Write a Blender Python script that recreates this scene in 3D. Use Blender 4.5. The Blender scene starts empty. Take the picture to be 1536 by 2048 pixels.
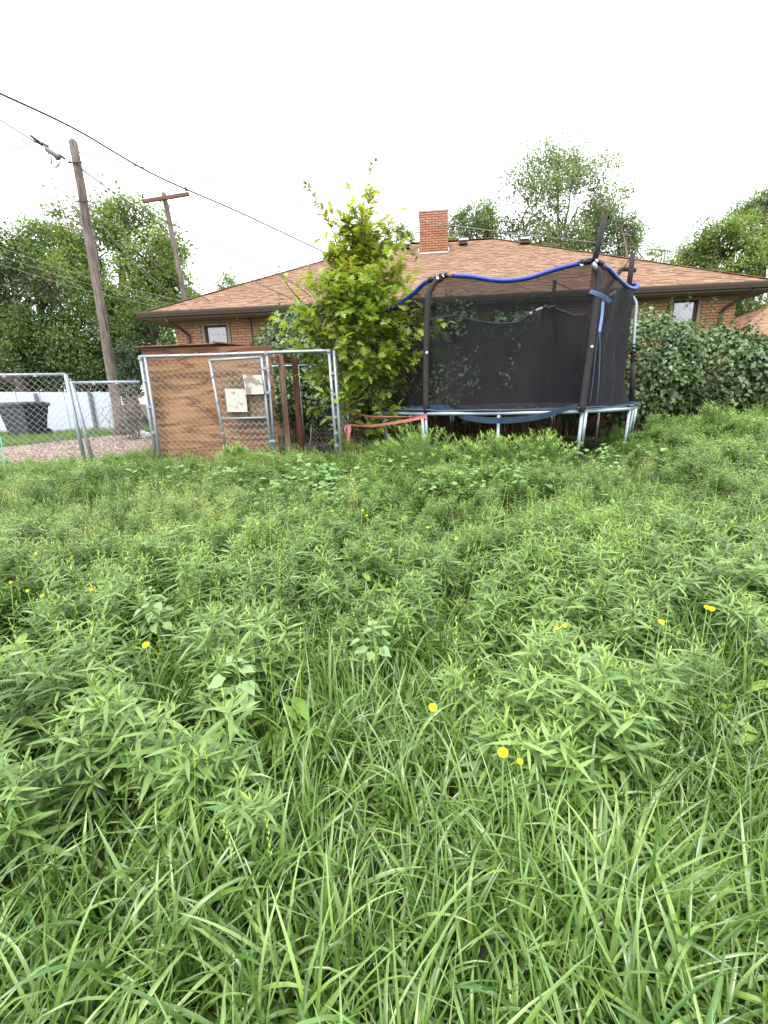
import bpy, math, random
import numpy as np
from math import sin, cos, pi, radians, sqrt, atan2
from mathutils import Vector, Matrix, noise

scene = bpy.context.scene
root_col = scene.collection

# ------------------------------------------------------------------ camera
CAM_H, PITCH, ROLL, FPX = 1.25, radians(14.6), radians(-1.85), 890.0
cam_data = bpy.data.cameras.new("camera")
cam_data.sensor_fit = 'VERTICAL'
cam_data.sensor_height = 36.0
cam_data.lens = FPX / 2048.0 * 36.0
cam_data.clip_start = 0.02
cam_data.clip_end = 2000
cam = bpy.data.objects.new("camera", cam_data)
root_col.objects.link(cam)
CAM_R = Matrix.Rotation(pi / 2 - PITCH, 4, 'X') @ Matrix.Rotation(ROLL, 4, 'Z')
cam.matrix_world = Matrix.Translation((0, 0, CAM_H)) @ CAM_R
scene.camera = cam

# ------------------------------------------------------------------ world, sun, exposure
world = bpy.data.worlds.new("World")
scene.world = world
world.use_nodes = True
nt = world.node_tree
nt.nodes.clear()
w_out = nt.nodes.new('ShaderNodeOutputWorld')
w_bg = nt.nodes.new('ShaderNodeBackground')
w_sky = nt.nodes.new('ShaderNodeTexSky')
w_sky.sky_type = 'NISHITA'
w_sky.sun_disc = False
w_sky.sun_elevation = radians(58)
w_sky.sun_rotation = radians(205)
w_sky.dust_density = 4.0
w_mul = nt.nodes.new('ShaderNodeVectorMath'); w_mul.operation = 'SCALE'; w_mul.inputs['Scale'].default_value = 1.0
w_mix = nt.nodes.new('ShaderNodeMix'); w_mix.data_type = 'RGBA'
w_tc = nt.nodes.new('ShaderNodeTexCoord')
w_noise = nt.nodes.new('ShaderNodeTexNoise'); w_noise.inputs['Scale'].default_value = 2.2; w_noise.inputs['Detail'].default_value = 6
w_ramp = nt.nodes.new('ShaderNodeMapRange')
w_ramp.inputs[1].default_value = 0.35; w_ramp.inputs[2].default_value = 0.7
w_ramp.inputs[3].default_value = 0.80; w_ramp.inputs[4].default_value = 0.95
nt.links.new(w_tc.outputs['Generated'], w_noise.inputs['Vector'])
nt.links.new(w_noise.outputs['Fac'], w_ramp.inputs[0])
nt.links.new(w_ramp.outputs[0], w_mix.inputs[0])
nt.links.new(w_sky.outputs[0], w_mul.inputs[0])
nt.links.new(w_mul.outputs[0], w_mix.inputs[6])
w_mix.inputs[7].default_value = (10.2, 10.4, 10.9, 1)      # bright even cloud deck over the blue
nt.links.new(w_mix.outputs[2], w_bg.inputs[0])
w_bg.inputs[1].default_value = 0.12
nt.links.new(w_bg.outputs[0], w_out.inputs[0])

sun_data = bpy.data.lights.new("sun", 'SUN')
sun_data.energy = 1.5
sun_data.angle = radians(14)
sun_data.color = (1.0, 0.96, 0.9)
sun = bpy.data.objects.new("sun", sun_data)
root_col.objects.link(sun)
sun.rotation_euler = Vector((0.25, 0.62, -1.15)).to_track_quat('-Z', 'Y').to_euler()

scene.view_settings.view_transform = 'Standard'
scene.view_settings.look = 'None'
scene.view_settings.gamma = 1.0
scene.view_settings.exposure = 1.45
scene.view_settings.use_curve_mapping = False
scene.cycles.max_bounces = 6
scene.cycles.diffuse_bounces = 3
scene.cycles.glossy_bounces = 3
scene.cycles.transmission_bounces = 4
scene.cycles.transparent_max_bounces = 24
scene.cycles.caustics_reflective = False
scene.cycles.caustics_refractive = False

# ------------------------------------------------------------------ helpers
C0 = Vector((0, 0, CAM_H))
R3 = CAM_R.to_3x3()
def at(x, y, Y):
    """world point seen in direction of photo pixel x,y at ground distance Y"""
    d = R3 @ Vector(((x - 768) / FPX, (1024 - y) / FPX, -1))
    return C0 + d * (Y / d.y)

def smooth01(t):
    t = max(0.0, min(1.0, t)); return t * t * (3 - 2 * t)

def gz(x, y):
    z = 0.17 * smooth01((y - 2.0) / 5.5) + 0.14 * smooth01((y - 8.5) / 6)
    z += 0.10 * smooth01((x - 3.5) / 4) * smooth01((y - 1.5) / 4)
    z += 0.025 * noise.noise(Vector((x * 0.7, y * 0.7, 3.1))) * smooth01((y - .8) / 2)
    return z

def lin(c):
    c /= 255.0
    return c / 12.92 if c <= 0.04045 else ((c + 0.055) / 1.055) ** 2.4
def rgb(r, g, b): return (lin(r), lin(g), lin(b), 1)

WM = {}
def tag(o, label=None, cat=None, group=None, kind=None):
    if label: o['label'] = label
    if cat: o['category'] = cat
    if group: o['group'] = group
    if kind: o['kind'] = kind
    return o
def thing(name, label, cat, loc=(0, 0, 0), rz=0.0, group=None):
    o = bpy.data.objects.new(name, None)
    o.empty_display_size = 0.2
    root_col.objects.link(o)
    o.location = loc; o.rotation_euler = (0, 0, rz)
    WM[o] = Matrix.Translation(Vector(loc)) @ Matrix.Rotation(rz, 4, 'Z')
    return tag(o, label, cat, group)
def link(o, parent=None):
    root_col.objects.link(o)
    if parent is not None:
        o.parent = parent
        WM.setdefault(o, WM.get(parent, Matrix()))
    else:
        WM.setdefault(o, Matrix())
    return o

class MB:
    def __init__(s): s.v = []; s.f = []
    def add(s, vs, fs):
        n = len(s.v); s.v += [tuple(p) for p in vs]; s.f += [tuple(i + n for i in q) for q in fs]
    def box(s, c, size, M=None):
        x, y, z = (a / 2 for a in size); c = Vector(c)
        vs = [Vector((sx * x, sy * y, sz * z)) for sz in (-1, 1) for sy in (-1, 1) for sx in (-1, 1)]
        if M is not None: vs = [M @ p for p in vs]
        s.add([p + c for p in vs], [(0, 2, 3, 1), (4, 5, 7, 6), (0, 1, 5, 4), (2, 6, 7, 3), (0, 4, 6, 2), (1, 3, 7, 5)])
    def bar(s, a, b, w, d, up=(0, 0, 1)):
        a = Vector(a); b = Vector(b); t = (b - a); L = t.length; t.normalize()
        u = Vector(up); sd = t.cross(u)
        if sd.length < 1e-4: sd = t.cross(Vector((0, 1, 0)))
        sd.normalize(); u = sd.cross(t)
        M = Matrix((sd, t, u)).transposed()
        s.box((a + b) / 2, (w, L, d), M)
    def tube(s, pts, r, n=8, cap=True):
        pts = [Vector(p) for p in pts]; m = len(pts)
        if not hasattr(r, '__len__'): r = [r] * m
        t0 = (pts[1] - pts[0]).normalized()
        ref = Vector((0, 0, 1)) if abs(t0.z) < .9 else Vector((1, 0, 0))
        u = (ref - t0 * ref.dot(t0)).normalized()
        vs = []
        for i, p in enumerate(pts):
            t = (pts[min(i + 1, m - 1)] - pts[max(i - 1, 0)])
            if t.length < 1e-9: t = t0
            t.normalize()
            u = (u - t * u.dot(t))
            if u.length < 1e-6: u = t.orthogonal()
            u.normalize(); w = t.cross(u)
            for k in range(n):
                a = 2 * pi * k / n
                vs.append(p + (u * cos(a) + w * sin(a)) * r[i])
        fs = [(i * n + k, i * n + (k + 1) % n, (i + 1) * n + (k + 1) % n, (i + 1) * n + k) for i in range(m - 1) for k in range(n)]
        if cap:
            fs.append(tuple(range(n - 1, -1, -1))); fs.append(tuple((m - 1) * n + k for k in range(n)))
        s.add(vs, fs)
    def build(s, name, mat, parent=None, smooth=False, world=True):
        vs = s.v
        if world and parent is not None:
            I = WM[parent].inverted(); vs = [I @ Vector(p) for p in vs]
        me = bpy.data.meshes.new(name)
        me.from_pydata([tuple(p) for p in vs], [], s.f)
        if smooth: me.polygons.foreach_set('use_smooth', [True] * len(me.polygons))
        me.materials.append(mat)
        o = bpy.data.objects.new(name, me)
        return link(o, parent)

def spline(pts, per=8):
    P = [Vector(p) for p in pts]
    P = [P[0] * 2 - P[1]] + P + [P[-1] * 2 - P[-2]]
    out = []
    for i in range(1, len(P) - 2):
        a, b, c, d = P[i - 1:i + 3]
        for k in range(per):
            t = k / per
            out.append(0.5 * ((2 * b) + (c - a) * t + (2 * a - 5 * b + 4 * c - d) * t * t + (3 * b - a - 3 * c + d) * t ** 3))
    out.append(P[-2]); return out

def np_obj(name, V, F, mat, parent=None, smooth=False, attr=None, world=True, do_link=True):
    V = np.asarray(V, np.float32); F = np.asarray(F, np.int32)
    if world and parent is not None:
        I = np.array(WM[parent].inverted()); V = V @ I[:3, :3].T.astype(np.float32) + I[:3, 3].astype(np.float32)
    me = bpy.data.meshes.new(name); m, k = F.shape
    me.vertices.add(len(V)); me.vertices.foreach_set('co', np.ascontiguousarray(V, np.float32).ravel())
    me.loops.add(m * k); me.loops.foreach_set('vertex_index', np.ascontiguousarray(F).ravel())
    me.polygons.add(m); me.polygons.foreach_set('loop_start', np.arange(0, m * k, k, dtype=np.int32))
    if smooth: me.polygons.foreach_set('use_smooth', np.ones(m, bool))
    me.update(calc_edges=True)
    if attr is not None:
        a = me.attributes.new('age', 'FLOAT', 'POINT'); a.data.foreach_set('value', np.asarray(attr, np.float32))
    me.materials.append(mat)
    o = bpy.data.objects.new(name, me)
    return link(o, parent) if do_link else o

# ------------------------------------------------------------------ materials
def new_mat(name):
    m = bpy.data.materials.new(name); m.use_nodes = True
    t = m.node_tree; t.nodes.clear()
    o = t.nodes.new('ShaderNodeOutputMaterial'); b = t.nodes.new('ShaderNodeBsdfPrincipled')
    t.links.new(b.outputs[0], o.inputs[0])
    return m, t, b, o
def N(t, kind, **kw):
    n = t.nodes.new('ShaderNode' + kind)
    for k, v in kw.items(): setattr(n, k, v)
    return n
def mixc(t, fac, a, b, blend='MIX'):
    n = N(t, 'Mix', data_type='RGBA', blend_type=blend)
    for i, x in ((0, fac), (6, a), (7, b)):
        if isinstance(x, (int, float, tuple)): n.inputs[i].default_value = x
        else: t.links.new(x, n.inputs[i])
    return n.outputs[2]
def mathn(t, op, a, b=0.0):
    n = N(t, 'Math', operation=op)
    for i, x in ((0, a), (1, b)):
        if isinstance(x, (int, float)): n.inputs[i].default_value = x
        else: t.links.new(x, n.inputs[i])
    return n.outputs[0]
def noise_fac(t, scale, detail=4, vec='obj', lo=.35, hi=.65, stretch=None):
    tc = N(t, 'TexCoord') if vec == 'obj' else N(t, 'NewGeometry')
    src = tc.outputs['Object'] if vec == 'obj' else tc.outputs['Position']
    if stretch:
        mp = N(t, 'Mapping'); mp.inputs['Scale'].default_value = stretch
        t.links.new(src, mp.inputs['Vector']); src = mp.outputs[0]
    n = N(t, 'TexNoise'); n.inputs['Scale'].default_value = scale; n.inputs['Detail'].default_value = detail
    t.links.new(src, n.inputs['Vector'])
    r = N(t, 'MapRange'); r.inputs[1].default_value = lo; r.inputs[2].default_value = hi
    t.links.new(n.outputs['Fac'], r.inputs[0]); return r.outputs[0]
def rnd(t):
    g = N(t, 'NewGeometry'); o = N(t, 'ObjectInfo')
    return mathn(t, 'FRACT', mathn(t, 'ADD', g.outputs['Random Per Island'], o.outputs['Random']))
def bump(t, b, h, strength=.3, dist=.01):
    n = N(t, 'Bump'); n.inputs['Strength'].default_value = strength; n.inputs['Distance'].default_value = dist
    t.links.new(h, n.inputs['Height']); t.links.new(n.outputs[0], b.inputs['Normal'])

def plain(name, col, rough=.6, metal=0.0, var=.12, scale=6, bumpy=0.0, spec=.4, stretch=None):
    m, t, b, o = new_mat(name)
    f = noise_fac(t, scale, 6, stretch=stretch, lo=.25, hi=.75)
    a = tuple(c * (1 - var) for c in col[:3]) + (1,); c2 = tuple(min(1, c * (1 + var)) for c in col[:3]) + (1,)
    t.links.new(mixc(t, f, a, c2), b.inputs['Base Color'])
    b.inputs['Roughness'].default_value = rough; b.inputs['Metallic'].default_value = metal
    b.inputs['Specular IOR Level'].default_value = spec
    if bumpy: bump(t, b, f, bumpy)
    return m
def foliage(name, c1, c2, young=None, transl=.32, rough=.42, spec=.45, scale=1.4, tl=None, patch=.35, brown=None):
    m, t, b, o = new_mat(name)
    r = rnd(t)
    col = mixc(t, r, c1, c2)
    f = noise_fac(t, scale, 3, vec='pos', lo=.3, hi=.7)
    lo = tuple(c * (1 - patch) for c in c1[:3]) + (1,)
    col = mixc(t, mathn(t, 'MULTIPLY', mathn(t, 'SUBTRACT', 1.0, f), .7), col, lo)
    if brown:
        k = mathn(t, 'GREATER_THAN', r, 1 - brown[1])
        col = mixc(t, k, col, brown[0])
    if young:
        a = N(t, 'Attribute', attribute_name='age')
        col = mixc(t, a.outputs['Fac'], col, young)
    t.links.new(col, b.inputs['Base Color'])
    b.inputs['Roughness'].default_value = rough; b.inputs['Specular IOR Level'].default_value = spec
    tr = N(t, 'BsdfTranslucent')
    tcol = mixc(t, 1.0, col, tl or (1.25, 1.3, .55, 1), 'MULTIPLY')
    t.links.new(tcol, tr.inputs['Color'])
    mx = N(t, 'MixShader'); mx.inputs[0].default_value = transl
    t.links.new(b.outputs[0], mx.inputs[1]); t.links.new(tr.outputs[0], mx.inputs[2])
    t.links.new(mx.outputs[0], o.inputs[0])
    return m

def pieces(name, cols, rough=.85, grain=40, bumpy=.25, dirt=None):
    """bricks and shingles: each piece its own colour"""
    m, t, b, o = new_mat(name)
    ramp = N(t, 'ValToRGB'); ramp.color_ramp.interpolation = 'LINEAR'
    e = ramp.color_ramp.elements
    while len(e) < len(cols): e.new(0.5)
    for i, c in enumerate(cols): e[i].position = i / (len(cols) - 1); e[i].color = c
    t.links.new(rnd(t), ramp.inputs[0])
    f = noise_fac(t, grain, 5, vec='pos', lo=.2, hi=.8)
    col = mixc(t, mathn(t, 'MULTIPLY', f, .45), ramp.outputs[0], tuple(c * .62 for c in cols[0][:3]) + (1,))
    g = noise_fac(t, 1.1, 4, vec='pos', lo=.45, hi=.75)
    if dirt: col = mixc(t, mathn(t, 'MULTIPLY', g, .5), col, dirt)
    t.links.new(col, b.inputs['Base Color']); b.inputs['Roughness'].default_value = rough
    b.inputs['Specular IOR Level'].default_value = .2
    bump(t, b, f, bumpy, .004)
    return m

def wood(name, c1, c2, scale=3.0, stretch=(1, 1, 9), rough=.75, bands=True):
    m, t, b, o = new_mat(name)
    tc = N(t, 'TexCoord'); mp = N(t, 'Mapping'); mp.inputs['Scale'].default_value = stretch
    t.links.new(tc.outputs['Object'], mp.inputs['Vector'])
    n1 = N(t, 'TexNoise'); n1.inputs['Scale'].default_value = scale; n1.inputs['Detail'].default_value = 8; n1.inputs['Distortion'].default_value = 1.1
    t.links.new(mp.outputs[0], n1.inputs['Vector'])
    mr = N(t, 'MapRange'); mr.inputs[1].default_value = .36; mr.inputs[2].default_value = .62
    t.links.new(n1.outputs['Fac'], mr.inputs[0])
    f2 = noise_fac(t, 2.2, 3, lo=.35, hi=.7)
    col = mixc(t, mr.outputs[0], c1, c2)
    col = mixc(t, mathn(t, 'MULTIPLY', f2, .35), col, tuple(c * 1.5 for c in c2[:3]) + (1,))
    t.links.new(col, b.inputs['Base Color']); b.inputs['Roughness'].default_value = rough
    b.inputs['Specular IOR Level'].default_value = .25
    bump(t, b, mr.outputs[0], .35, .004)
    return m

def plywood(name, c1, c2, c3, seed):
    m, t, b, o = new_mat(name)
    tc = N(t, 'TexCoord'); mp = N(t, 'Mapping'); mp.inputs['Scale'].default_value = (.34, 1, 2.5); mp.inputs['Location'].default_value = (seed, 0, seed)
    t.links.new(tc.outputs['Object'], mp.inputs['Vector'])
    n1 = N(t, 'TexNoise'); n1.inputs['Scale'].default_value = 1.15; n1.inputs['Detail'].default_value = 3; n1.inputs['Roughness'].default_value = .45
    t.links.new(mp.outputs[0], n1.inputs['Vector'])
    rings = mathn(t, 'FRACT', mathn(t, 'MULTIPLY', n1.outputs['Fac'], 9.0))
    tri = mathn(t, 'ABSOLUTE', mathn(t, 'SUBTRACT', rings, .5))
    f = noise_fac(t, 6, 8, stretch=(.5, 1, 8), lo=.3, hi=.7); g = noise_fac(t, 1.7, 4, lo=.35, hi=.65); h = noise_fac(t, 40, 4, stretch=(.12, 1, 1), lo=.2, hi=.8)
    mr = N(t, 'MapRange'); mr.inputs[1].default_value = .06; mr.inputs[2].default_value = .3; t.links.new(tri, mr.inputs[0])
    grain = mathn(t, 'MULTIPLY', mathn(t, 'SUBTRACT', 1.0, mr.outputs[0]), mathn(t, 'ADD', mathn(t, 'MULTIPLY', f, .6), .4))
    col = mixc(t, h, c1, c2); col = mixc(t, mathn(t, 'MULTIPLY', g, .5), col, c3); col = mixc(t, mathn(t, 'MULTIPLY', grain, .9), col, tuple(c * .38 for c in c1[:3]) + (1,))
    t.links.new(col, b.inputs['Base Color']); b.inputs['Roughness'].default_value = .75; b.inputs['Specular IOR Level'].default_value = .25
    bump(t, b, h, .25, .003)
    return m
M = {}
M['soil'] = plain('soil', (.035, .045, .018, 1), .95, var=.4, scale=9, bumpy=.6)
M['gravel'] = plain('gravel_bed', rgb(112, 96, 88), .95, var=.35, scale=60, bumpy=.8)
M['pebble'] = pieces('pebble', [rgb(146, 126, 116), rgb(112, 92, 84), rgb(166, 152, 144), rgb(94, 78, 72)], .9, 80)
M['grass'] = foliage('grass_blade', rgb(62, 100, 32), rgb(134, 164, 88), young=rgb(156, 186, 70), transl=.2, rough=.34, spec=.75, scale=1.1, patch=.35)
M['grass_far'] = foliage('lawn_blade', rgb(84, 122, 48), rgb(128, 160, 72), transl=.25, rough=.5, scale=1.0, patch=.2)
M['weed'] = foliage('weed_leaf', rgb(80, 116, 50), rgb(138, 166, 94), young=rgb(172, 198, 82), transl=.24, rough=.42, spec=.5, scale=.9, patch=.32)
M['weed2'] = foliage('low_leaf', rgb(96, 132, 46), rgb(144, 172, 74), transl=.28, rough=.45, spec=.45, scale=1.2, patch=.25)
M['mallow'] = foliage('mallow_leaf', rgb(100, 138, 72), rgb(130, 160, 100), transl=.22, rough=.45, scale=2, patch=.2)
M['spray'] = foliage('pale_spray', rgb(172, 186, 110), rgb(206, 208, 146), transl=.3, rough=.6)
M['goose'] = foliage('goosefoot_leaf', rgb(112, 142, 88), rgb(138, 164, 112), young=rgb(170, 188, 150), transl=.2, rough=.55, scale=3, patch=.15)
M['straw'] = foliage('straw', rgb(112, 96, 66), rgb(146, 128, 92), transl=.2, rough=.7, tl=(1, 1, .9, 1))
M['oak'] = foliage('oak_leaf', rgb(108, 134, 44), rgb(162, 178, 76), young=rgb(182, 176, 88), transl=.42, rough=.38, spec=.5, scale=1.6, patch=.22)
M['oak_new'] = foliage('oak_new_leaf', rgb(132, 128, 78), rgb(166, 150, 92), transl=.4, rough=.5, tl=(1.2, 1.1, .6, 1))
M['lilac'] = foliage('lilac_leaf', rgb(64, 90, 46), rgb(112, 136, 82), transl=.22, rough=.38, spec=.6, scale=1.5, patch=.28)
M['elm'] = foliage('elm_leaf', rgb(100, 126, 58), rgb(152, 172, 98), transl=.4, rough=.5, scale=.7, patch=.45)
M['elm2'] = foliage('elm_leaf_grey', rgb(104, 126, 82), rgb(144, 160, 114), transl=.36, rough=.5, scale=.7, patch=.3)
M['elm3'] = foliage('dark_tree_leaf', rgb(78, 102, 54), rgb(118, 142, 76), transl=.34, rough=.5, scale=.7, patch=.4)
M['juniper'] = foliage('juniper_leaf', rgb(58, 80, 52), rgb(84, 104, 70), transl=.15, rough=.6, scale=1.5)
M['bark'] = wood('bark', (.035, .027, .021, 1), (.10, .082, .066, 1), 6, (3, 3, 1))
M['twig'] = plain('twig', rgb(112, 94, 78), .9, var=.3)
M['greytwig'] = plain('grey_twig', rgb(122, 112, 102), .9, var=.25)
M['stem'] = plain('green_stem', rgb(112, 146, 74), .6, var=.2)
M['pole'] = wood('weathered_pole', rgb(62, 55, 50), rgb(114, 104, 97), 5, (5, 5, .35))
M['crossarm'] = wood('crossarm_wood', rgb(78, 52, 46), rgb(104, 72, 64), 4, (.5, 6, 6))
M['ply'] = plywood('plywood_face', rgb(120, 84, 56), rgb(150, 112, 80), rgb(170, 134, 100), 1.3)
M['ply2'] = plywood('plywood_header', rgb(96, 62, 44), rgb(124, 86, 62), rgb(138, 100, 76), 4.1)
M['lumber'] = wood('lumber', rgb(84, 68, 52), rgb(120, 100, 80), 4, (6, 6, .6))
M['lumber2'] = wood('brown_lumber', rgb(76, 48, 36), rgb(106, 72, 56), 4, (6, 6, .6))
M['steel'] = plain('galvanised_steel', rgb(136, 146, 154), .42, metal=.4, var=.12, scale=14)
M['wire'] = plain('galvanised_wire', rgb(160, 162, 160), .5, metal=.3, var=.1)
M['darksteel'] = plain('dark_steel', rgb(70, 72, 74), .5, metal=.5)
M['cable'] = plain('black_cable', rgb(52, 46, 58), .6, var=.1)
M['palewire'] = plain('pale_wire', rgb(120, 116, 120), .6)
M['brick'] = pieces('brick', [rgb(178, 136, 104), rgb(190, 150, 116), rgb(164, 122, 94), rgb(196, 160, 126), rgb(182, 142, 112)], .85, 30)
M['brickch'] = pieces('chimney_brick', [rgb(154, 108, 82), rgb(168, 124, 98), rgb(142, 98, 74), rgb(164, 122, 98)], .85, 30, dirt=rgb(168, 144, 124))
M['mortar'] = plain('mortar', rgb(112, 80, 64), .95, var=.15, scale=30)
M['redbrick'] = pieces('red_brick', [rgb(112, 60, 46), rgb(128, 74, 56), rgb(98, 52, 42)], .9, 30)
M['shingle'] = pieces('shingle', [rgb(126, 99, 79), rgb(138, 110, 88), rgb(110, 85, 69), rgb(146, 117, 94), rgb(124, 95, 76), rgb(112, 88, 72), rgb(134, 106, 84)], .95, 90, .4)
M['roofdeck'] = plain('roof_underlay', rgb(96, 62, 50), .95, var=.2, scale=20)
M['soffit'] = plain('soffit_paint', rgb(140, 124, 100), .7, var=.05)
M['gutter'] = plain('gutter_paint', rgb(84, 74, 66), .45, var=.08)
M['downpipe'] = plain('downspout_paint', rgb(76, 62, 56), .5, var=.1)
M['trim'] = plain('window_trim', rgb(146, 130, 104), .7, var=.06)
M['winframe'] = plain('window_frame', rgb(44, 36, 36), .5, var=.1)
M['blind'] = plain('blind', rgb(150, 158, 162), .8, var=.05)
M['blind2'] = plain('reflection_tone_blind', rgb(104, 112, 106), .8, var=.12)  # darker grey-green: tree reflection in the panes put into the blind colour
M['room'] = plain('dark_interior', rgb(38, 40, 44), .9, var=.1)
M['concrete'] = plain('concrete_cap', rgb(150, 142, 130), .9, var=.2, scale=20)
M['flash'] = plain('flashing', rgb(178, 180, 184), .4, metal=.6, var=.1)
M['vent'] = plain('vent_brown', rgb(86, 66, 58), .6)
M['whitepanel'] = plain('white_panel', rgb(176, 184, 194), .6, var=.05)
M['greypost'] = plain('grey_post', rgb(98, 98, 104), .6)
M['bin'] = plain('bin_plastic', rgb(44, 48, 58), .45, var=.12)
M['foam'] = plain('black_foam', rgb(42, 38, 40), .85, var=.15)
M['tube'] = plain('galvanised_tube', rgb(146, 160, 166), .38, metal=.4, var=.1, scale=20)
M['blue'] = plain('blue_sleeve', rgb(22, 52, 138), .42, var=.22, scale=12)
M['paleblue'] = plain('faded_blue', rgb(92, 116, 160), .6, var=.2)
M['pad'] = plain('torn_pad', rgb(48, 66, 88), .55, var=.25, scale=10)
M['matfab'] = plain('jump_mat', rgb(34, 34, 38), .8, var=.2)
M['clamp'] = plain('black_clamp', rgb(24, 24, 26), .4)
M['whiteplastic'] = plain('white_plastic', rgb(226, 226, 222), .5)
M['yellow'] = plain('yellow_petal', rgb(250, 205, 10), .6, var=.1)
M['yellowc'] = plain('flower_centre', rgb(226, 160, 10), .7, var=.1)
M['pink'] = plain('pink_ribbon', rgb(210, 128, 130), .5, var=.18, scale=9)
M['bucket'] = plain('black_pot', rgb(30, 31, 34), .5)
M['turq'] = plain('turquoise_plastic', rgb(70, 176, 160), .5)
M['bag'] = plain('white_bag', rgb(232, 234, 238), .5, bumpy=.3)
M['litter'] = pieces('dry_leaf', [rgb(104, 74, 56), rgb(134, 100, 76), rgb(84, 60, 46)], .9, 60)
M['patch'] = plain('net_label', rgb(66, 66, 72), .7)

def white_board_mat():
    m, t, b, o = new_mat('weathered_white_paint')
    f = noise_fac(t, 6.5, 10, lo=.515, hi=.57)
    g = noise_fac(t, 14, 6, lo=.3, hi=.8)
    col = mixc(t, g, rgb(164, 160, 150), rgb(182, 180, 172))
    col = mixc(t, mathn(t, 'MULTIPLY', f, .75), col, rgb(104, 92, 80))
    t.links.new(col, b.inputs['Base Color']); b.inputs['Roughness'].default_value = .7
    return m
M['board'] = white_board_mat()
def net_mat(name, col, opac):
    m, t, b, o = new_mat(name)
    b.inputs['Base Color'].default_value = col; b.inputs['Roughness'].default_value = .8
    b.inputs['Specular IOR Level'].default_value = .2
    tp = N(t, 'BsdfTransparent'); mx = N(t, 'MixShader')
    f = noise_fac(t, 2.0, 4, lo=.3, hi=.7)
    mr = N(t, 'MapRange'); mr.inputs[3].default_value = opac - .05; mr.inputs[4].default_value = opac + .05
    t.links.new(f, mr.inputs[0]); t.links.new(mr.outputs[0], mx.inputs[0])
    t.links.new(tp.outputs[0], mx.inputs[1]); t.links.new(b.outputs[0], mx.inputs[2]); t.links.new(mx.outputs[0], o.inputs[0])
    return m
M['net'] = net_mat('safety_net', rgb(18, 18, 22), .74)
M['netfold'] = net_mat('folded_safety_net', rgb(18, 18, 22), .9)
def glass_mat():
    m, t, b, o = new_mat('window_glass')
    gl = N(t, 'BsdfGlossy'); gl.inputs['Roughness'].default_value = .03
    tp = N(t, 'BsdfTransparent'); mx = N(t, 'MixShader'); fr = N(t, 'Fresnel'); fr.inputs[0].default_value = 1.9
    t.links.new(fr.outputs[0], mx.inputs[0]); t.links.new(tp.outputs[0], mx.inputs[1]); t.links.new(gl.outputs[0], mx.inputs[2])
    t.links.new(mx.outputs[0], o.inputs[0]); return m
M['glass'] = glass_mat()

# ------------------------------------------------------------------ leaf templates: tip along +x, face +z
def lance(w=.16, seg=4, droop=.25):
    V = []; F = []
    for i in range(seg):
        s = i / seg; hw = w * .5 * (sin(pi * min(1, s * 1.02 + .06)) ** .8)
        V += [(s, hw, -droop * s * s), (s, -hw, -droop * s * s)]
    V.append((1, 0, -droop))
    for i in range(seg - 1):
        a = 2 * i; F += [(a, a + 1, a + 3), (a, a + 3, a + 2)]
    F.append((2 * seg - 2, 2 * seg - 1, 2 * seg))
    return np.array(V), np.array(F)
def half_outline(pts, fold=.12, droop=.12):
    """leaf from a half outline [(x, y)], folded on its midrib"""
    xs = [p[0] for p in pts]; V = []; F = []
    for x, y in pts: V += [(x, 0, -droop * x * x), (x, y, fold * y - droop * x * x), (x, -y, fold * y - droop * x * x)]
    for i in range(len(pts) - 1):
        a, b = 3 * i, 3 * i + 3
        F += [(a, b, b + 1), (a, b + 1, a + 1), (a, a + 2, b + 2), (a, b + 2, b)]
    return np.array(V, float), np.array(F)
T_LANCE = lance()
T_SMALL = (np.array([(0, 0, 0), (.45, .27, .05), (1, 0, -.06), (.45, -.27, .05)], float), np.array([(0, 2, 1), (0, 3, 2)]))
T_HEART = half_outline([(0, .0), (.04, .26), (.3, .4), (.68, .24), (1, .0)], .35, .22)
T_OAK = half_outline([(0, .02), (.14, .05), (.22, .2), (.30, .07), (.40, .36), (.48, .40), (.50, .11), (.66, .34), (.74, .33), (.74, .11), (.92, .17), (1, .0)], .15, .25)
T_ROUND = half_outline([(0, .12), (.05, .34), (.3, .5), (.65, .47), (.9, .25), (1, .06)], .22, .05)
T_GOOSE = half_outline([(0, .03), (.12, .12), (.25, .38), (.42, .33), (.5, .36), (.7, .18), (1, 0)], .2, .2)

def norm(a): return a / (np.linalg.norm(a, axis=-1, keepdims=True) + 1e-9)
def leaf_cloud(tmpl, P, D, Nn, S):
    """copies of a leaf at points P, tips along D, faces along Nn"""
    V, F = tmpl; n = len(P)
    D = norm(D); Nn = norm(Nn - D * np.sum(Nn * D, 1, keepdims=True)); Sd = np.cross(Nn, D)
    S = np.asarray(S).reshape(-1, 1, 1)
    W = P[:, None, :] + S * (V[None, :, 0:1] * D[:, None, :] + V[None, :, 1:2] * Sd[:, None, :] + V[None, :, 2:3] * Nn[:, None, :])
    FF = (F[None] + (np.arange(n) * len(V))[:, None, None]).reshape(-1, F.shape[1])
    return W.reshape(-1, 3), FF
def frame_matrix(p, d, n, s):
    d = Vector(d).normalized(); n = Vector(n); n = (n - d * n.dot(d)).normalized(); sd = n.cross(d)
    return Matrix.Translation(p) @ Matrix((d, sd, n)).transposed().to_4x4() @ Matrix.Scale(s, 4)

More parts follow.
